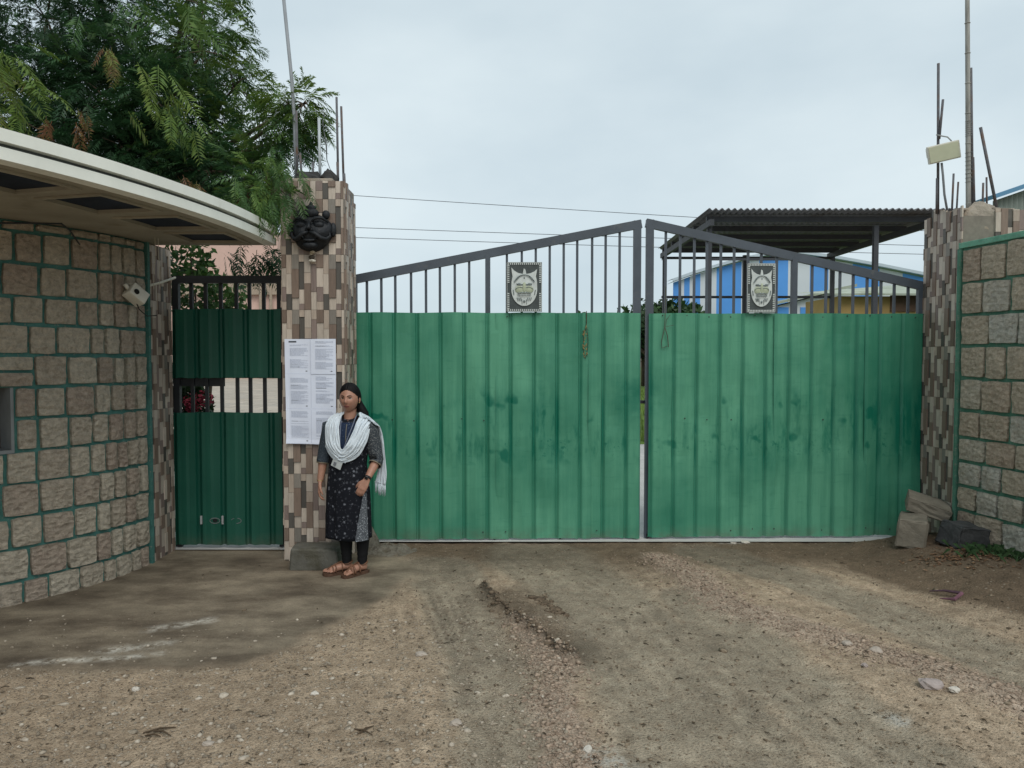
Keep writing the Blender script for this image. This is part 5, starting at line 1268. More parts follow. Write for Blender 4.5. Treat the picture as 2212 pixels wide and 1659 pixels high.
for (x, y) in ((412, 868), (440, 862), (415, 885)):
    p0 = np.array(unp(x, y, 7.66)); p = p0 + r_.normal(0, 0.038, (60, 3)); a = r_.normal(0, 1, (60, 3)); a /= np.linalg.norm(a, axis=1, keepdims=True); bb = np.cross(a, r_.normal(0, 1, (60, 3))); bb /= np.linalg.norm(bb, axis=1, keepdims=True)
    cs.append(np.stack([p - a * .022, p + bb * .016, p + a * .022, p - bb * .016], 1))
cs = np.concatenate(cs); tag(quads_mesh('flowers', cs, np.zeros(len(cs)), mat('crimson_petal', (0.30, 0.035, 0.06), 0.7, nz=(40, 0.35)), fs_), kind='stuff')

# weeds and leaf litter at the right wall
def weeds():
    r2 = random.Random(8); mb = MB()
    for k in range(170):
        x = r2.gauss(3.86, 0.14); y = r2.gauss(6.02, 0.12); z = gz(x, y)
        if x > 3.98: x = 3.9
        h = r2.uniform(0.03, 0.10); a = r2.uniform(0, 6.28); dx, dy = math.cos(a), math.sin(a); w = 0.004
        mb.add([(x - dy * w, y + dx * w, z), (x + dy * w, y - dx * w, z), (x + dx * h * 0.6 + dy * w * 0.6, y + dy * h * 0.6 - dx * w * 0.6, z + h * 0.8), (x + dx * h, y + dy * h, z + h * 0.75)], [(0, 1, 2, 3)])
    o = mb.build('weeds', mat('weed_green', (0.035, 0.075, 0.025), 0.8, nz=(20, 0.4))); tag(o, 'low green weeds growing at the foot of the right stone wall', 'weeds', kind='stuff')
    mb = MB()
    for k in range(420):
        x = r2.gauss(3.66, 0.20); y = r2.gauss(5.98, 0.13); z = gz(x, y) + 0.004; l = r2.uniform(0.010, 0.032); a = r2.uniform(0, 6.28); dx, dy = math.cos(a) * l, math.sin(a) * l; t = r2.uniform(-0.006, 0.012)
        mb.add([(x - dx, y - dy, z), (x + dy * .4, y - dx * .4, z + 0.006 + t * .4), (x + dx, y + dy, z + max(0, t)), (x - dy * .4, y + dx * .4, z + 0.005)], [(0, 1, 2, 3)])
    m, nt, b = nodes('dry_leaf_litter'); n = noise(nt, wcoords(nt), 35, 3); rp = nt.nodes.new('ShaderNodeValToRGB'); e = rp.color_ramp.elements
    e[0].position = .3; e[0].color = (0.06, 0.03, 0.015, 1); e[1].position = .75; e[1].color = (0.34, 0.24, 0.14, 1); q = e.new(.52); q.color = (0.18, 0.09, 0.045, 1)
    L(nt, n, rp.inputs['Fac']); L(nt, rp.outputs[0], b.inputs['Base Color'])
    tag(mb.build('leaf_litter', m), 'patch of dry reddish leaf litter in front of the dark stone', 'leaf litter', kind='stuff')
weeds()

# ------------------------------------------------------------------ gravel, chips, twigs on the dirt
def scatter():
    r2 = np.random.RandomState(3)
    # an irregular pebble of 20 triangles
    bm_ = bmesh.new(); bmesh.ops.create_icosphere(bm_, subdivisions=1, radius=1.0)
    bm_.verts.index_update(); V = np.array([v.co[:] for v in bm_.verts]); Fc = np.array([[v.index for v in f.verts] for f in bm_.faces]); bm_.free()
    def pebbles(name, label, n, size, m, where, keep=None):
        X, Y = where(n)
        ok = ~in_poly(X, Y, CONC) | (r2.uniform(0, 1, len(X)) < 0.10)
        X, Y = X[ok], Y[ok]; n = len(X); Z = ground_z(X, Y)
        s = size * np.exp(r2.normal(0, 0.45, n)); al = r2.uniform(0, 6.28, n)
        vv = V[None] * (1 + r2.uniform(-.3, .3, (n, len(V), 1))) * np.stack([s * r2.uniform(.8, 1.5, n), s * r2.uniform(.7, 1.1, n), s * r2.uniform(.3, .7, n)], -1)[:, None]
        x = vv[..., 0] * np.cos(al)[:, None] - vv[..., 1] * np.sin(al)[:, None]; y = vv[..., 0] * np.sin(al)[:, None] + vv[..., 1] * np.cos(al)[:, None]
        co = np.stack([x + X[:, None], y + Y[:, None], vv[..., 2] + (Z + s * 0.12)[:, None]], -1).reshape(-1, 3)
        fc = (Fc[None] + (np.arange(n) * len(V))[:, None, None]).reshape(-1, 3)
        me = bpy.data.meshes.new(name); me.vertices.add(len(co)); me.vertices.foreach_set('co', co.ravel().astype(np.float32))
        me.loops.add(fc.size); me.loops.foreach_set('vertex_index', fc.ravel().astype(np.int32)); me.polygons.add(len(fc)); me.polygons.foreach_set('loop_start', (np.arange(len(fc)) * 3).astype(np.int32)); me.update(calc_edges=True)
        me.materials.append(m); o = bpy.data.objects.new(name, me); link(o); tag(o, label, 'gravel', kind='stuff')
    def around(polys):
        def f(n):
            X, Y = [], []
            for k in range(n):
                p, w = polys[r2.randint(len(polys))]; i = r2.randint(len(p) - 1); t = r2.uniform()
                X.append(p[i][0] + (p[i + 1][0] - p[i][0]) * t + r2.normal(0, w)); Y.append(p[i][1] + (p[i + 1][1] - p[i][1]) * t + r2.normal(0, w * .7))
            return np.array(X), np.minimum(np.array(Y), 6.95)
        return f
    def wide(n):
        Y = 2.6 + 4.3 * r2.uniform(0, 1, n) ** 1.25; X = r2.uniform(-0.78, 0.78, n) * Y; return X, Y
    def left(n):
        Y = r2.uniform(2.8, 5.0, n); return r2.uniform(-0.70, 0.08, n) * Y, Y
    def grav(name, c1, c2):
        m, nt, b = nodes(name); n = noise(nt, wcoords(nt), 40, 2); L(nt, mixc(nt, rng(nt, n, .35, .65), c1, c2), b.inputs['Base Color']); b.inputs['Roughness'].default_value = .95; b.inputs['Specular IOR Level'].default_value = .2; return m
    G1 = grav('brown_gravel', (0.10, 0.075, 0.05), (0.26, 0.205, 0.145)); G2 = grav('pinkish_gravel', (0.18, 0.13, 0.095), (0.40, 0.31, 0.235)); G3 = grav('grey_gravel', (0.14, 0.112, 0.082), (0.37, 0.315, 0.245))
    pebbles('gravel', 'brown gravel strewn over the dirt driveway', 9000, 0.0046, G1, wide)
    pebbles('gravel', 'pinkish gravel in the ridges between the wheel tracks', 6500, 0.0058, G2, around([(p, w * 0.7) for p, w in T_PINK] + [(T_PINK[1][0], T_PINK[1][1] * .7)]))
    pebbles('gravel', 'scattered pale stone chips on the driveway', 420, 0.0085, grav('pale_chips', (0.30, 0.255, 0.20), (0.50, 0.44, 0.36)), left)
    pebbles('gravel', 'fine pale gravel in the left foreground', 9000, 0.0048, G3, left)
    pebbles('mud_clods', 'ridge of dark mud clods along the middle wheel track', 420, 0.010, grav('dark_mud', (0.085, 0.062, 0.043), (0.17, 0.128, 0.088)), around([(p, 0.035) for p in DARKT] + [(pix((1160, 1290), (1215, 1330)), 0.03)]))
    # twigs and leaf bits
    r3 = random.Random(6); mb = MB()
    for k in range(420):
        Y = 2.8 + 4.0 * r3.random() ** 1.2; X = r3.uniform(-0.72, 0.74) * Y
        if in_poly(np.array([X]), np.array([Y]), CONC)[0] and r3.random() < 0.85: continue
        z = gz(X, Y) + 0.004; a = r3.gauss(-0.7, 0.8); l = r3.uniform(0.006, 0.022) * (2.2 if r3.random() < 0.04 else 1); w = r3.uniform(0.0012, 0.003)
        d = Vector((math.cos(a), math.sin(a), 0)) * l; p = Vector((X, Y, z))
        mb.tube([p - d, p + Vector((0, 0, 0.004)) + Vector((d.y, -d.x, 0)) * r3.uniform(-.2, .2), p + d], [w, w * 1.2, w * .5], 4)
    tag(mb.build('twigs', mat('dark_twig', (0.045, 0.034, 0.022), 0.95, nz=(20, .4))), 'small dark twigs and leaf stalks scattered on the driveway', 'twigs', kind='stuff')
    r3 = random.Random(16); mb = MB()
    for k in range(420):
        Y = 2.8 + 4.0 * r3.random() ** 1.2; X = r3.uniform(-0.72, 0.74) * Y
        if in_poly(np.array([X]), np.array([Y]), CONC)[0] and r3.random() < 0.9: continue
        z = gz(X, Y) + 0.004; l = r3.uniform(0.006, 0.016); a = r3.uniform(0, 6.28); dx, dy = math.cos(a) * l, math.sin(a) * l
        mb.add([(X - dx, Y - dy, z), (X + dy * .45, Y - dx * .45, z + r3.uniform(0, .006)), (X + dx, Y + dy, z + r3.uniform(0, .008)), (X - dy * .45, Y + dx * .45, z + r3.uniform(0, .005))], [(0, 1, 2, 3)])
    tag(mb.build('fallen_leaves', mat('brown_leaf_bits', (0.060, 0.042, 0.024), 0.9, nz=(20, .4))), 'small brown leaf bits scattered on the driveway', 'leaves', kind='stuff')
scatter()
def flatstone(px, py, s, label, m, seed, hz=0.3, rot=0.0):
    p = ung(px, py); z = gz(p.x, p.y); p = ung(px, py, z)
    o = lump('loose_stone', (0, 0, 0), (s, s * 0.7, s * hz), seed, m, None, 0.12, (12, 7), 0.22)
    o.location = (p.x, p.y, z + s * hz * 0.45); o.rotation_euler = (0.1, 0.12, rot); tag(o, label, 'stone')
M_PALE = mat('pale_stone', (0.36, 0.31, 0.26), 0.9, nz=(20, 0.25), bm=(60, .5, .005)); M_CHIP = mat('white_chip', (0.52, 0.48, 0.42), 0.9, nz=(25, 0.2)); M_PNKS = mat('pink_grey_stone', (0.33, 0.28, 0.26), 0.9, nz=(20, 0.2), bm=(60, .5, .005))
flatstone(2012, 1484, 0.062, 'largest loose flat stone, pinkish grey, in the right foreground gravel', M_PNKS, 2, 0.45, -0.3)
flatstone(2062, 1492, 0.030, 'small pale stone beside the large flat stone at the right', M_CHIP, 3, .5, 0.5)
flatstone(1893, 1408, 0.040, 'long pale stone in the gravel ridge, right of the middle', M_PALE, 4, .4, -0.5)
flatstone(1830, 1392, 0.034, 'pale stone left of the long one in the gravel ridge', M_PALE, 5, .4, 0.2)
flatstone(1868, 1440, 0.022, 'small grey stone just below the pale stones of the ridge', M_PNKS, 6, .6, 0.2)
flatstone(910, 1415, 0.040, 'pale flat sliver of stone in the gravel, below the woman', M_PALE, 7, .3, 0.5)
flatstone(680, 1500, 0.020, 'small white chip on the gravel near the apron edge', M_CHIP, 8, .5, 0.3)
flatstone(293, 1492, 0.020, 'round white pebble on the gravel at the left', M_CHIP, 9, .7, 0)
flatstone(985, 1565, 0.030, 'pale rounded stone in the near gravel, left of the middle', M_PALE, 10, .5, 0.3)
flatstone(1270, 1620, 0.026, 'whitish stone at the bottom middle of the driveway', M_CHIP, 11, .4, 0.9)
flatstone(1610, 1172, 0.045, 'white plaster scrap at the foot of the right gate leaf', M_CHIP, 12, .25, 0.1)
flatstone(1585, 1173, 0.035, 'smaller white plaster scrap beside the other at the gate foot', M_CHIP, 13, .25, 0.6)
flatstone(450, 1608, 0.024, 'pale stone at the bottom left of the gravel', M_PALE, 14, .4, 0.6)
# half-buried purple metal frame
pf = [ung(x, y, gz(*ung(x, y)[:2])) + Vector((0, 0, 0.008)) for x, y in ((2008, 1279), (2040, 1278), (2078, 1284), (2062, 1297), (2030, 1295))]
fo = thing('buried_frame', 'bent dark purple metal frame half buried in the dirt at the right', 'metal frame', pf[1])
MB().tube(pf[:3], [0.004, 0.008, 0.012], 6).build('long_edge', mat('purple_metal', (0.075, 0.040, 0.055), 0.6, nz=(20, .3)), fo)
MB().tube(pf[2:], [0.013, 0.012, 0.003], 6).build('short_edge', mat('pink_metal', (0.16, 0.075, 0.10), 0.6, nz=(20, .3)), fo)
tw_ = MB()
for (x, y, a, l) in ((345, 1577, 0.3, .07), (350, 1585, -0.5, .06), (790, 1580, 0.9, .05), (785, 1585, -0.6, .06), (330, 1590, -0.2, .04)):
    p = ung(x, y); p.z = gz(p.x, p.y) + .008; d = Vector((math.cos(a), math.sin(a), 0.05)) * l; tw_.tube([p - d, p + Vector((0, .008, .006)), p + d], [.004, .005, .002], 5)
tag(tw_.build('fallen_twigs', mat('brown_twig', (0.075, 0.052, 0.032), .95)), 'larger broken twigs lying in the left foreground', 'twigs', kind='stuff')
# ------------------------------------------------------------------ the woman
WPOS = Vector((-1.262, 6.0, 0)); WPOS.z = gz(WPOS.x, WPOS.y) + 0.001
woman = thing('person', 'woman in black printed kurta and white scarf standing beside the tiled pillar', 'person', WPOS)
def build_local(name, mb, m, parent, smooth=True):
    o = mk(name, [Vector(v) + WPOS for v in mb.v], mb.f, m, parent, smooth); return o
def remeshed(o, vox, smooth_it=4):
    md = o.modifiers.new('r', 'REMESH'); md.mode = 'VOXEL'; md.voxel_size = vox; md.use_smooth_shade = True
    ms = o.modifiers.new('s', 'SMOOTH'); ms.factor = 0.5; ms.iterations = smooth_it
    dg = bpy.context.evaluated_depsgraph_get(); ev = o.evaluated_get(dg); me = bpy.data.meshes.new_from_object(ev)
    o.modifiers.clear(); old = o.data; mats = [mm for mm in old.materials]; o.data = me
    me.materials.clear()
    for mm in mats: me.materials.append(mm)
    me.polygons.foreach_set('use_smooth', [True] * len(me.polygons)); return o
HC = Vector((-0.022, -0.005, 1.398)); HYAW = R(-8)     # head centre and turn
HR = Matrix.Rotation(HYAW, 3, 'Z') @ Matrix.Rotation(R(0), 3, 'X')
HX = 0.077
def head_pt(x, y, z):
    """unit direction -> head surface (front is -y)"""
    rx, ry, rz = HX, 0.092, 0.112
    X, Y, Z = x * rx, y * ry, z * rz
    if Z < 0:
        k = min(1, -Z / 0.112); X *= 1 - 0.33 * k ** 1.8; Y *= 1 - 0.10 * k ** 2
        if Y > 0: Y *= 1 - 0.35 * k
    if Y < 0:
        f = min(1, -y * 1.3)
        Y += 0.006 * f * (abs(z) < 0.9)
        Y -= 0.020 * math.exp(-(X / 0.0105) ** 2) * math.exp(-((Z + 0.026) / 0.015) ** 2) * f
        Y -= 0.010 * math.exp(-(X / 0.008) ** 2) * math.exp(-((Z + 0.004) / 0.022) ** 2) * f
        Y += 0.009 * math.exp(-((abs(X) - 0.030) / 0.014) ** 2) * math.exp(-((Z - 0.004) / 0.010) ** 2) * f
        Y -= 0.004 * math.exp(-((Z - 0.022) / 0.008) ** 2) * math.exp(-(X / 0.045) ** 4) * f
        Y -= 0.007 * math.exp(-(X / 0.020) ** 2) * math.exp(-((Z + 0.058) / 0.011) ** 2) * f
        Y -= 0.006 * math.exp(-(X / 0.020) ** 2) * math.exp(-((Z + 0.098) / 0.014) ** 2) * f
        Y -= 0.005 * math.exp(-((abs(X) - 0.038) / 0.02) ** 2) * math.exp(-((Z + 0.030) / 0.020) ** 2) * f
    return Vector((X, Y, Z))
def hw(v): return HR @ Vector(v) + HC
def sphere_dirs(nu, nv):
    out = []
    for j in range(nv + 1):
        th = math.pi * j / nv
        for i in range(nu): ph = 2 * math.pi * i / nu; out.append((math.sin(th) * math.cos(ph), math.sin(th) * math.sin(ph), math.cos(th)))
    return out
def sphere_faces(nu, nv): return [(j * nu + i, (j + 1) * nu + i, (j + 1) * nu + (i + 1) % nu, j * nu + (i + 1) % nu) for j in range(nv) for i in range(nu)]
body = MB()
nu, nv = 72, 56
body.add([hw(head_pt(*d)) for d in sphere_dirs(nu, nv)], sphere_faces(nu, nv))
for s in (-1, 1): body.ball(hw((s * 0.076, 0.012, -0.008)), (0.011, 0.020, 0.030), 10, 8, Euler((0, 0, HYAW + s * 0.3)))
body.tube([(-0.022, 0.022, 1.335), (-0.024, 0.020, 1.285), (-0.026, 0.018, 1.225), (-0.028, 0.018, 1.19)], [0.050, 0.048, 0.050, 0.058], 16)
# trunk
body.tube([(-0.028, 0.01, 1.225), (-0.03, 0.008, 1.18), (-0.033, 0.0, 1.05), (-0.038, 0.0, 0.92), (-0.04, 0.0, 0.80), (-0.04, 0.0, 0.70)], [0.05, 0.070, 0.085, 0.08, 0.09, 0.085], 18)
SHR, ELR, WRR = Vector((-0.175, 0.012, 1.19)), Vector((-0.236, 0.020, 0.925)), Vector((-0.258, -0.020, 0.735))
SHL, ELL, WRL = Vector((0.128, 0.012, 1.19)), Vector((0.188, 0.015, 0.905)), Vector((0.128, -0.105, 0.765))
body.tube([Vector((-0.06, 0.012, 1.175)), SHR + Vector((0.01, 0, -0.02)), SHR.lerp(ELR, .5), ELR, ELR.lerp(WRR, .35), WRR], [0.04, 0.042, 0.043, 0.037, 0.035, 0.024], 14)
body.tube([Vector((0.02, 0.012, 1.175)), SHL + Vector((-0.01, 0, -0.02)), SHL.lerp(ELL, .5), ELL, ELL.lerp(WRL, .35), WRL], [0.04, 0.042, 0.043, 0.037, 0.035, 0.024], 14)
def hand(mb, w, d, n, s):
    d, n, s = Vector(d).normalized(), Vector(n).normalized(), Vector(s).normalized()
    for k, (off, fl) in enumerate(((-0.026, .80), (-0.009, .95), (0.009, 1.0), (0.026, .92))):
        kn = w + d * (0.078 + 0.006 * (1 - abs(off) * 30)) + s * off
        mb.tube([w - d * 0.01 + s * off * 0.45, w + d * 0.04 + s * off * 0.85, kn], [0.014, 0.0135, 0.0115], 8)
        p = kn; pts = [p]
        for (a, l) in ((0.25, 0.034), (0.75, 0.023), (1.15, 0.019)):
            p = p + (d * math.cos(a) + n * math.sin(a)) * l * fl; pts.append(p)
        mb.tube(pts, [0.0092, 0.0085, 0.0078, 0.0062], 8); mb.ball(pts[-1], 0.0062, 8, 5)
    t0 = w + d * 0.018 + s * 0.020; t1 = t0 + (d * 0.7 + s * 0.55 + n * 0.15).normalized() * 0.036; t2 = t1 + (d * 0.9 + s * 0.15 + n * 0.35).normalized() * 0.030; t3 = t2 + (d * 0.9 - s * 0.05 + n * 0.45).normalized() * 0.022
    mb.tube([w, t0, t1, t2, t3], [0.014, 0.0135, 0.0105, 0.009, 0.0066], 8); mb.ball(t3, 0.0066, 8, 5)
hand(body, WRR, (-0.06, -0.10, -1), (0.95, 0.25, -0.05), (0.25, -0.95, 0.05))
hand(body, WRL, (-0.46, -0.16, -0.87), (-0.10, 0.98, -0.12), (-0.88, -0.05, 0.46))
LEGS = [[(-0.085, 0.005, 0.78), (-0.078, -0.004, 0.48), (-0.066, 0.012, 0.32), (-0.060, 0.016, 0.17), (-0.058, 0.016, 0.085)], [(0.020, 0.005, 0.78), (0.062, -0.010, 0.48), (0.074, 0.004, 0.32), (0.070, 0.004, 0.17), (0.066, 0.002, 0.080)]]
LR = [0.078, 0.053, 0.050, 0.036, 0.029]
for lg in LEGS: body.tube(lg, LR, 14)
FEET = [(Vector((-0.058, 0.016, 0)), Vector((-0.88, -0.47, 0)).normalized()), (Vector((0.066, 0.002, 0)), Vector((-0.66, -0.75, 0)).normalized())]
SOLE = 0.022
for k, (an, f) in enumerate(FEET):
    l = Vector((-f.y, f.x, 0)) * (1 if k == 0 else -1)     # towards the outer side
    Z = lambda z: Vector((0, 0, z + SOLE))
    body.tube([an + Z(0.075), an - f * 0.012 + Z(0.045), an - f * 0.030 + Z(0.026)], [0.030, 0.029, 0.025], 12)
    body.tube([an - f * 0.034 + Z(0.024), an + f * 0.02 + Z(0.036), an + f * 0.07 + Z(0.030), an + f * 0.115 + Z(0.020), an + f * 0.14 + Z(0.015)], [0.024, 0.031, 0.030, 0.026, 0.018], 12)
    for q in range(5):
        off = (q - 2) * 0.0165; ln = (0.176, 0.180, 0.172, 0.160, 0.145)[q]; rr = (0.0125, 0.0095, 0.009, 0.0085, 0.008)[q]
        a0 = an + f * 0.105 + l * off * 0.8; body.tube([a0 + Z(0.016), an + f * (ln - 0.012) + l * off * 1.1 + Z(0.012), an + f * ln + l * off * 1.1 + Z(0.009)], [0.0125, rr, rr * 0.8], 8)
        body.ball(an + f * ln + l * off * 1.1 + Z(0.009), rr * 0.8, 8, 5)
M_SKIN = None
m, nt, b = nodes('brown_skin'); n = noise(nt, wcoords(nt), 30, 4); L(nt, mixc(nt, rng(nt, n, .3, .7), (0.33, 0.172, 0.117), (0.39, 0.207, 0.145)), b.inputs['Base Color']); b.inputs['Roughness'].default_value = 0.48; b.inputs['Specular IOR Level'].default_value = 0.4
b.inputs['Subsurface Weight'].default_value = 0.08; b.inputs['Subsurface Radius'].default_value = (0.012, 0.005, 0.003)
M_SKIN = m
bo = build_local('body', body, M_SKIN, woman); remeshed(bo, 0.0042, 3)
tag(bo, 'brown skin of face, forearms, hands and feet')

# face details
M_EYEW = mat('eye_white', (0.50, 0.46, 0.42), 0.3, 0.5); M_DARK = mat('dark_hair', (0.004, 0.004, 0.0045), 0.6, 0.15, nz=(60, .3), bm=(80, 0.3, 0.004)); M_LIP = mat('lips', (0.20, 0.060, 0.050), 0.4)
def surf(x, z): # front surface of the head at (x, z)
    best = None
    y = -1.0
    # search the direction whose surface point has this x and z
    dx, dz = x / HX, z / 0.112
    for _ in range(12):
        yy = -math.sqrt(max(0.02, 1 - dx * dx - dz * dz)); p = head_pt(dx, yy, dz)
        dx += (x - p.x) / HX; dz += (z - p.z) / 0.112
    return head_pt(dx, -math.sqrt(max(0.02, 1 - dx * dx - dz * dz)), dz)
for s in (-1, 1):
    p = surf(s * 0.030, 0.003)
    mb = MB().ball(hw(p + Vector((0, 0.004, 0))), (0.0125, 0.008, 0.0062), 12, 8, Euler((0, 0, HYAW))); e = build_local('eye', mb, M_EYEW, woman)
    mb = MB().ball(hw(p + Vector((0, -0.0015, 0))), (0.0058, 0.004, 0.0058), 10, 8, Euler((0, 0, HYAW))); build_local('iris', mb, mat('iris_dark', (0.01, 0.007, 0.005), .25), e)
    mb = MB().tube([hw(surf(s * t, 0.0095 - 90 * (t - 0.030) ** 2 * 0.12) + Vector((0, -0.0015, 0))) for t in (0.017, 0.024, 0.031, 0.038, 0.044)], [0.0012, 0.0020, 0.0022, 0.0018, 0.001], 6); build_local('eyelid', mb, M_DARK, e)
    mb = MB().tube([hw(surf(s * t, z) + Vector((0, -0.001, 0))) for t, z in ((0.012, 0.020), (0.022, 0.0245), (0.033, 0.0265), (0.045, 0.021))], [0.0022, 0.0030, 0.0026, 0.0012], 6); build_local('eyebrow', mb, M_DARK, woman)
for (zc, rr) in ((-0.0555, 0.0035), (-0.0625, 0.0042)):
    mb = MB().tube([hw(surf(t, zc + (0.0022 if abs(t) < 0.003 and rr < 0.004 else 0) - 1.2 * abs(t) * 0.02 + abs(t) * (0.13 if rr > 0.004 else 0)) + Vector((0, 0.0006, 0))) for t in (-0.021, -0.014, -0.007, 0, 0.007, 0.014, 0.021)], [0.0012, rr * .8, rr, rr * .9, rr, rr * .8, 0.0012], 8); build_local('lip', mb, M_LIP, woman)
for s in (-1, 1): build_local('nostril', MB().ball(hw(surf(s * 0.0085, -0.0385) + Vector((0, 0.001, 0))), (0.0035, 0.003, 0.002), 8, 5), mat('nostril_shade', (0.06, 0.025, 0.018), .8), woman)
build_local('bindi', MB().ball(hw(surf(0.0, 0.034)), (0.0025, 0.0015, 0.0025), 8, 5), M_LIP, woman)
# hair: shell over the skull, parted hairline, low ponytail over the far shoulder
hair = MB(); dirs = sphere_dirs(96, 72); keep = []; pts = []
for d in dirs:
    p = head_pt(*d)
    hl = 0.066 - 9.0 * p.x * p.x                     # hairline height over the forehead
    k1 = p.z - hl                                     # above the hairline
    k2 = (p.y - (-0.022 + 0.25 * max(0, -p.z - 0.0))) # behind the temples
    msk = max(k1, min(k2, p.z + 0.085)) if abs(p.x) > 0.04 or p.y > 0 else k1
    keep.append(msk)
    th = 0.0015 + 0.0115 * float(sstep(0.0, 0.045, np.array(msk)))
    if abs(p.x) < 0.006 and p.z > 0.05 and p.y < 0.02: th *= 0.45 + 0.55 * abs(p.x) / 0.006
    th *= 1 + 0.10 * math.sin(math.atan2(p.x, -p.y) * 24 + p.z * 60)
    rad = Vector((p.x / HX ** 2, p.y / 0.092 ** 2, p.z / 0.112 ** 2)).normalized()
    pts.append(hw(p + rad * th))
hair.v = [tuple(p) for p in pts]
for f in sphere_faces(96, 72):
    if all(keep[i] > -0.001 for i in f): hair.f.append(f)
ho = build_local('hair', hair, M_DARK, woman); sm = ho.modifiers.new('t', 'SOLIDIFY'); sm.thickness = 0.012; sm.offset = -1
pt = MB()
pt.tube([hw((0.0, 0.075, -0.010)), hw((0.020, 0.098, -0.045)), hw((0.055, 0.090, -0.085)), (0.085, 0.060, 1.27), (0.098, 0.075, 1.20), (0.10, 0.09, 1.08)], [0.040, 0.048, 0.042, 0.032, 0.028, 0.018], 12)
build_local('ponytail', pt, M_DARK, ho)
ring_ = MB(); c = hw((-0.076, -0.002, -0.058)); ring_.tube([c + HR @ Vector((0.003 * math.sin(a * .4), 0.016 * math.cos(a * .3927), 0.020 * math.sin(a * .3927))) for a in range(17)], 0.0016, 6, False)
build_local('earring', ring_, mat('dark_metal_hoop', (0.03, 0.028, 0.025), .35, .5, metal=.6), woman)
build_local('earring', MB().ball(hw((0.079, -0.002, -0.034)), (0.004, 0.004, 0.004), 8, 6), mat('gold_stud', (0.6, 0.45, 0.2), .3, metal=1.0), woman)

# kurta
KR = [(1.262, -0.026, 0.018, 0.056, 0.050, 0.0), (1.245, -0.027, 0.016, 0.085, 0.058, 0.0), (1.222, -0.028, 0.012, 0.150, 0.068, 0.0), (1.185, -0.028, 0.006, 0.172, 0.092, 0), (1.12, -0.030, 0.0, 0.168, 0.112, 0), (1.04, -0.032, -0.004, 0.162, 0.124, 0), (0.96, -0.036, 0.0, 0.150, 0.112, .1), (0.88, -0.040, 0.002, 0.146, 0.108, .2), (0.78, -0.042, 0.004, 0.156, 0.116, .4), (0.66, -0.042, 0.004, 0.168, 0.124, .7), (0.52, -0.042, 0.002, 0.172, 0.126, .9), (0.40, -0.042, 0.0, 0.174, 0.128, 1), (0.29, -0.042, -0.002, 0.176, 0.130, 1)]
def kring(z):
    for a, b_ in zip(KR[:-1], KR[1:]):
        if b_[0] <= z <= a[0]:
            t = (a[0] - z) / (a[0] - b_[0]); return [a[i] + (b_[i] - a[i]) * t for i in range(6)]
    return KR[0] if z > KR[0][0] else KR[-1]
def kfront(x, z, m_=0.0):
    _, cx, cy, rx, ry, fo_ = kring(z); ex = max(-0.985, min(0.985, (x - cx) / (rx + m_)))
    a = math.atan2(-math.sqrt(1 - ex * ex), ex); f_ = 1 + fo_ * (0.035 * math.sin(a * 7 + 1) + 0.022 * math.sin(a * 13 + z * 3))
    return cy - ((ry + m_) * math.sqrt(1 - ex * ex)) * f_
def kpt(a, z):
    _, cx, cy, rx, ry, fo_ = kring(z); f_ = 1 + fo_ * (0.035 * math.sin(a * 7 + 1) + 0.022 * math.sin(a * 13 + z * 3)) + 0.006 * math.sin(z * 34 + a * 3) * (0.85 < z < 1.05)
    x = cx + rx * math.cos(a) * f_; y = cy + ry * math.sin(a) * f_
    zz = z - (0.030 * max(0, -math.sin(a)) if z > 1.235 else 0) + (0.008 * math.sin(a * 2) if z < 0.3 else 0)
    return Vector((x, y, zz))
kt = MB(); zs_ = [1.262, 1.25, 1.238, 1.222, 1.20, 1.18] + [1.15 - i * 0.0245 for i in range(36)]; zs_[-1] = 0.29; sg_ = 72
kt.add([kpt(2 * math.pi * i / sg_, z) for z in zs_ for i in range(sg_)], [(j * sg_ + i, j * sg_ + (i + 1) % sg_, (j + 1) * sg_ + (i + 1) % sg_, (j + 1) * sg_ + i) for j in range(len(zs_) - 1) for i in range(sg_)])
def print_fabric(name, dark, flower, scale, thr, small=0.5):
    m, nt, b = nodes(name); v = wcoords(nt)
    vo = N(nt, 'ShaderNodeTexVoronoi', Scale=scale); L(nt, v, vo.inputs['Vector']); vo2 = N(nt, 'ShaderNodeTexVoronoi', Scale=scale * 2.6); L(nt, v, vo2.inputs['Vector'])
    n = noise(nt, v, scale * 5, 2)
    d = math_(nt, 'ADD', vo.outputs['Distance'], math_(nt, 'MULTIPLY', math_(nt, 'SUBTRACT', n, 0.5), 0.5))
    sep = nt.nodes.new('ShaderNodeSeparateColor'); L(nt, vo.outputs['Color'], sep.inputs[0]); sep2 = nt.nodes.new('ShaderNodeSeparateColor'); L(nt, vo2.outputs['Color'], sep2.inputs[0])
    f = math_(nt, 'MULTIPLY', rng(nt, d, thr + .08, thr - .06), rng(nt, sep.outputs[0], 0.25, 0.95, 0.15, 1.0))
    f2 = math_(nt, 'MULTIPLY', rng(nt, vo2.outputs['Distance'], .30, .16), math_(nt, 'MULTIPLY', rng(nt, sep2.outputs[1], 0.5, 0.9), small))
    c = mixc(nt, math_(nt, 'MAXIMUM', f, f2), dark, flower); L(nt, c, b.inputs['Base Color']); b.inputs['Roughness'].default_value = .85; b.inputs['Specular IOR Level'].default_value = .2
    bump(nt, b, noise(nt, v, 400, 2), .15, .002); return m
M_KURTA = print_fabric('black_floral_fabric', (0.006, 0.007, 0.011), (0.15, 0.16, 0.185), 30, .25, .5)
ko = build_local('kurta', kt, M_KURTA, woman); ko.modifiers.new('t', 'SOLIDIFY').thickness = 0.003
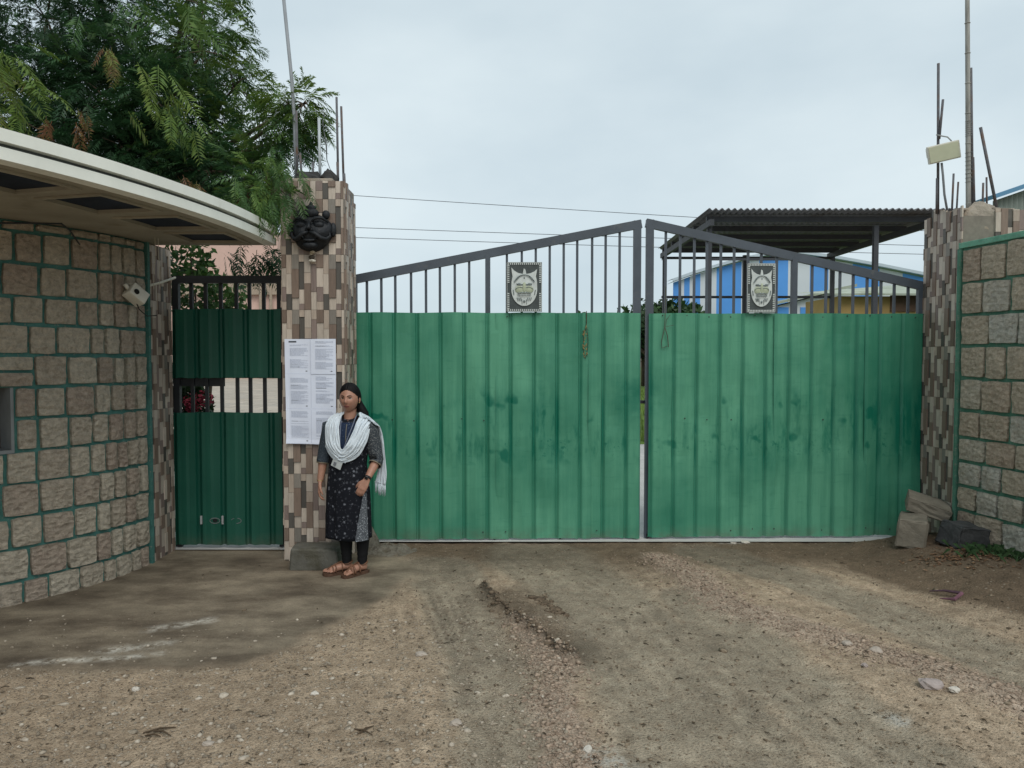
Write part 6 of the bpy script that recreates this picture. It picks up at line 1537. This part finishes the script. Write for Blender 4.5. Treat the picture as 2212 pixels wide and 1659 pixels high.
# navy yoke, grey side panel
def patch(name, fn, nu_, nv_, m, parent):
    mb = MB(); mb.add([fn(i / nu_, j / nv_) for j in range(nv_ + 1) for i in range(nu_ + 1)], [(j * (nu_ + 1) + i, (j + 1) * (nu_ + 1) + i, (j + 1) * (nu_ + 1) + i + 1, j * (nu_ + 1) + i + 1) for j in range(nv_) for i in range(nu_)])
    return build_local(name, mb, m, parent)
def yoke(u, v):
    z = 1.212 - 0.20 * v; x = -0.028 + (u - .5) * (0.125 - 0.03 * v); return Vector((x, kfront(x, z, .004), z))
patch('yoke', yoke, 10, 12, print_fabric('navy_yoke_fabric', (0.012, 0.022, 0.050), (0.10, 0.13, 0.18), 60, .2, .3), ko)
build_local('button_band', MB().tube([(-0.030, kfront(-0.03, z, .007), z) for z in (1.20, 1.15, 1.10, 1.05)], 0.0035, 6), mat('brass_buttons', (0.14, 0.13, 0.11), .5), ko)
def spanel(u, v):
    z = 0.66 - 0.375 * v; x0 = 0.098 - 0.060 * v; x1 = 0.118 + 0.012 * v; x = x0 + (x1 - x0) * u; return Vector((x, kfront(x, z, .012) - .003, z))
M_GREYP = print_fabric('grey_printed_fabric', (0.075, 0.083, 0.095), (0.40, 0.43, 0.46), 95, .36, .8)
patch('side_panel', spanel, 5, 20, M_GREYP, ko)
M_SLV = print_fabric('sleeve_print_fabric', (0.035, 0.042, 0.05), (0.34, 0.35, 0.34), 130, .30, .8)
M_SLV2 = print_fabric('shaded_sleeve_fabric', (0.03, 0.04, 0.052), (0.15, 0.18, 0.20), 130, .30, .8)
def sleeve(a, b_, c_, m):
    mb = MB(); P = [a + (a - b_) * 0.06, a, a.lerp(b_, .25), a.lerp(b_, .5), a.lerp(b_, .75), b_, b_ + (c_ - b_) * .10, b_ + (c_ - b_) * .20]
    mb.tube(P, [0.045, 0.066, 0.064, 0.060, 0.057, 0.054, 0.052, 0.052], 20, False)
    vs = [Vector(v) + Vector((0.0025 * math.sin(v[2] * 120 + v[0] * 60), 0.003 * math.sin(v[2] * 90), 0)) for v in mb.v]; mb.v = [tuple(v) for v in vs]
    o = build_local('sleeve', mb, m, ko); o.modifiers.new('t', 'SOLIDIFY').thickness = 0.003
    q = b_ + (c_ - b_) * .20; q2 = b_ + (c_ - b_) * .235
    build_local('cuff', MB().tube([q, q2], [0.0535, 0.0535], 20, False), mat('cuff_trim', (0.20, 0.17, 0.12), .8), o)
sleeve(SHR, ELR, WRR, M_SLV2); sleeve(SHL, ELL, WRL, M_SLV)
# leggings
M_LEG = mat('black_leggings', (0.008, 0.008, 0.009), .8, .2, nz=(20, .2))
for k, lg in enumerate(LEGS):
    mb = MB(); L_ = [Vector(p) for p in lg]; P = []; Rr = []
    for i in range(25):
        t = i / 24 * 4; j = min(3, int(t)); f_ = t - j; p = L_[j].lerp(L_[j + 1], f_); r_0 = LR[j] + (LR[j + 1] - LR[j]) * f_
        P.append(p); Rr.append(r_0 + 0.007 + (0.0022 * math.sin(i * 2.4) if i > 16 else 0))
    mb.tube(P, Rr, 18, False); build_local('legging', mb, M_LEG, woman)
# scarf
M_SCARF = mat('white_crinkled_scarf', (0.62, 0.68, 0.73), .85, .15, nz=(60, .08), bm=(220, .25, .003))
def spl(pts, t):
    n = len(pts) - 1; f_ = t * n; i = min(n - 1, int(f_)); f_ -= i
    g = lambda k: Vector(pts[max(0, min(n, k))]); p0, p1, p2, p3 = g(i - 1), g(i), g(i + 1), g(i + 2)
    return 0.5 * ((2 * p1) + (p2 - p0) * f_ + (2 * p0 - 5 * p1 + 4 * p2 - p3) * f_ ** 2 + (3 * p1 - p0 - 3 * p2 + p3) * f_ ** 3)
def cp(x, y): return ((x - 600) * 0.001144, 0, (1500 - y) * 0.001144)
INN = [cp(555, 372), cp(530, 400), cp(526, 470), cp(533, 550), cp(550, 615), cp(585, 590), cp(618, 520), cp(640, 450), cp(655, 400), cp(648, 372)]
OUT = [cp(470, 388), cp(432, 430), cp(420, 500), cp(436, 600), cp(540, 692), cp(640, 655), cp(692, 580), cp(722, 490), cp(752, 430), cp(742, 398)]
def scarf(u, v, n_=13):
    a = spl(INN, u); b_ = spl(OUT, u); p = a.lerp(b_, v)
    x, z = p.x, p.z
    top_ = max(0, (z - 1.215) / 0.06)
    y = kfront(x, min(z, 1.215), 0.014) + top_ * 0.075
    pl_ = math.sin(v * n_ * 6.283 + 3 * math.sin(u * 5)) * (0.0055 + 0.003 * math.sin(u * 9 + v * 4))
    y += -0.012 * math.sin(u * math.pi) * (0.4 + 0.6 * math.sin(v * math.pi)) - abs(pl_)
    z += 0.004 * math.sin(v * 20 + u * 12)
    z = max(z, 1.16 + 0.0) if top_ > 1.2 else z
    return Vector((x, y, z))
UE = 0.87
so = patch('scarf', lambda u, v: scarf(u * UE, v), 64, 78, M_SCARF, woman); so.modifiers.new('t', 'SOLIDIFY').thickness = 0.002
r5 = random.Random(4); fd = MB()
for k in range(17):
    v = (k + 0.5) / 17 + r5.uniform(-.015, .015); ph = r5.uniform(0, 6); am = 0.012 + 0.020 * (v > .6)
    P = [scarf(i / 40 * UE, max(0, min(1, v + am * math.sin(i * .28 + ph)))) + Vector((0, -0.004 - 0.006 * r5.random() * (k % 3 == 0), 0)) for i in range(41)]
    fd.tube(P, [0.005 + 0.0025 * math.sin(i * .5 + ph) for i in range(41)], 7)
for k in range(7):
    v0 = 1.02 + 0.02 * k; ph = r5.uniform(0, 6); a0, a1 = r5.uniform(0.10, 0.2), r5.uniform(0.76, 0.85); P = []
    for i in range(31):
        u = a0 + (a1 - a0) * i / 30; a = spl(INN, u); b_ = spl(OUT, u); e_ = math.sin(math.pi * i / 30); p = a.lerp(b_, 1 + (v0 - 1) * e_ * 1.6); P.append(Vector((p.x, kfront(p.x, min(p.z, 1.2), .014) - 0.006, p.z - 0.004 * math.sin(i + ph))))
    fd.tube(P, 0.0042, 6)
build_local('scarf_folds', fd, M_SCARF, so)
# patch() walks u first: u along the drape
def over(u, v):      # over the far shoulder and down behind the arm
    A_ = [scarf(UE - .01, 0.0), Vector((0.050, -0.005, 1.285)), Vector((0.10, 0.065, 1.235)), Vector((0.165, 0.085, 1.08)), Vector((0.195, 0.080, 0.92)), Vector((0.180, 0.07, 0.78)), Vector((0.165, 0.06, 0.72))]
    B_ = [scarf(UE - .01, 1.0), Vector((0.186, -0.045, 1.196)), Vector((0.216, 0.02, 1.160)), Vector((0.232, 0.045, 1.05)), Vector((0.243, 0.05, 0.90)), Vector((0.252, 0.05, 0.78)), Vector((0.250, 0.05, 0.70))]
    p = spl(A_, u).lerp(spl(B_, u), v); w = math.sin(v * 6 * 6.283 + u * 4) * 0.007
    return p + Vector((w * 0.4, -abs(w), 0.010 * math.sin(v * math.pi) * (1 - u)))
so2 = patch('scarf_end', over, 30, 40, M_SCARF, so); so2.modifiers.new('t', 'SOLIDIFY').thickness = 0.002
def shoulder_band(u, v):   # folds over the front of the far shoulder
    A_ = [Vector((0.045, -0.01, 1.280)), Vector((0.062, -0.060, 1.235)), Vector((0.070, -0.118, 1.13))]; B_ = [Vector((0.190, 0.02, 1.195)), Vector((0.176, -0.050, 1.180)), Vector((0.118, -0.108, 1.135))]
    p = spl(A_, u).lerp(spl(B_, u), v); w = math.sin(v * 7 * 6.283) * 0.005; return p + Vector((0, -abs(w), 0.014 * math.sin(v * math.pi)))
fd2 = MB()
for k in range(10):
    v = (k + .5) / 10; ph = r5.uniform(0, 6); fd2.tube([over(i / 30, max(0, min(1, v + .02 * math.sin(i * .3 + ph)))) + Vector((0.003, -0.004, 0.003)) for i in range(31)], [0.0045 + .002 * math.sin(i * .5 + ph) for i in range(31)], 7)
build_local('scarf_end_folds', fd2, M_SCARF, so)
fr = MB(); r4 = random.Random(2)
for k in range(46):
    v = k / 45; p = over(1.0, v); q = p + Vector((r4.uniform(-.012, .012), r4.uniform(-.01, .01), -r4.uniform(.05, .10))); fr.tube([p + Vector((0, 0, .01)), p.lerp(q, .5) + Vector((r4.uniform(-.005, .005), 0, 0)), q], [.0022, .002, .0012], 4)
for k in range(26):
    t = r4.uniform(0.08, 0.8); a = scarf(t, 1.0); b_ = scarf(min(1, t + 0.05), 1.0); off = Vector((0, -0.006, -0.010 - r4.random() * .02)); fr.tube([a, a.lerp(b_, .5) + off, b_], .0022, 4)
build_local('fringe', fr, M_SCARF, so)
# lanyard, card, watch, bracelet
M_LAN = mat('grey_blue_lanyard', (0.13, 0.15, 0.20), .6)
ly = MB()
ly.tube([(0.035, 0.03, 1.275), (0.030, -0.035, 1.250), (0.012, kfront(0.012, 1.17, .014), 1.17), (-0.028, kfront(-.028, 1.05, .02), 1.05), (-0.075, kfront(-.07, .94, .03), .94)], .0045, 6, True, .5)
ly.tube([(-0.085, 0.03, 1.275), (-0.084, -0.03, 1.250), (-0.075, kfront(-.075, 1.17, .014), 1.17), (-0.072, kfront(-.07, 1.05, .02), 1.05), (-0.095, kfront(-.09, .94, .03), .94)], .0045, 6, True, .5)
lo = build_local('lanyard', ly, M_LAN, woman)
crd = MB().box((-0.100, kfront(-.10, .895, .020) - .006, .892), (0.088, 0.004, 0.058), Euler((0, R(22), R(-18)))); co_ = build_local('identity_card', crd, mat('card_white', (0.46, 0.49, 0.49), .35, .5, nz=(40, .12)), lo, False)
crd = MB().box((-0.115, kfront(-.10, .895, .020) - .012, .896), (0.022, 0.002, 0.028), Euler((0, R(22), R(-18)))); build_local('card_photo', crd, mat('card_photo', (0.16, 0.17, 0.19), .4), co_, False)
wd = (WRL - ELL).normalized(); wq = WRL - wd * 0.018
wb = MB().tube([wq - wd * .010, wq + wd * .010], [.0275, .027], 16, False); wo2 = build_local('watch', wb, mat('black_strap', (0.012, 0.012, 0.013), .5), woman); wo2.modifiers.new('t', 'SOLIDIFY').thickness = 0.004
build_local('watch_face', MB().box(wq + Vector((-0.004, -0.030, 0.008)), (0.026, 0.010, 0.028), Euler((R(20), R(25), 0)), .003), mat('watch_glass', (0.01, 0.012, 0.014), .15, .6), wo2)
bd = (WRR - ELR).normalized(); bq = WRR - bd * .012; build_local('bracelet', MB().tube([bq - bd * .003, bq + bd * .003], [.0262, .0262], 16, False), mat('gold_bangle', (0.45, 0.32, 0.14), .35, metal=.8), woman)
# sandals
M_SAND = mat('tan_leather', (0.155, 0.072, 0.040), .55, .4, nz=(30, .25)); M_SOLE = mat('brown_sole', (0.085, 0.045, 0.028), .8, nz=(20, .2))
for k, (an, f) in enumerate(FEET):
    l = Vector((-f.y, f.x, 0)) * (1 if k == 0 else -1)
    outl = [(-0.060, .0), (-0.055, .022), (-0.03, .032), (0.03, .031), (0.08, .038), (0.13, .045), (0.165, .040), (0.188, .024), (0.194, .0), (0.190, -.026), (0.17, -.040), (0.13, -.044), (0.08, -.036), (0.03, -.030), (-0.03, -.032), (-0.055, -.022)]
    P = [an + f * a + l * b_ for a, b_ in outl]; n = len(P); mb = MB()
    mb.add([p + Vector((0, 0, 0.0)) for p in P] + [p + Vector((0, 0, SOLE)) for p in P], [tuple(range(n)), tuple(range(2 * n - 1, n - 1, -1))] + [(i, n + i, n + (i + 1) % n, (i + 1) % n) for i in range(n)])
    s_o = build_local('sandal', mb, M_SOLE, woman, False)
    Z = lambda z: Vector((0, 0, z + SOLE))
    st_ = MB()
    def strap(a0, half, h, w):
        st_.tube([an + f * a0 + l * half * math.cos(t) * 1.0 + Z(max(0.0, h * math.sin(t))) for t in [math.pi * i / 10 for i in range(11)]], w, 6, True, .5)
    for a0, half, h, w in ((0.118, .044, .046, .009), (0.095, .042, .056, .008), (0.045, .036, .074, .008)): strap(a0, half, h, w)
    st_.tube([an + f * 0.160 + l * -0.008 + Z(.0), an + f * .150 + l * -.008 + Z(.030), an + f * .10 + Z(.056), an + f * .045 + Z(.076)], .006, 6)
    st_.tube([an + f * (0.038 * math.cos(t)) - f * .006 + l * .036 * math.sin(t) + Z(.062 - .012 * math.cos(t)) for t in [2 * math.pi * i / 18 for i in range(19)]], .006, 6)
    build_local('strap', st_, M_SAND, s_o)
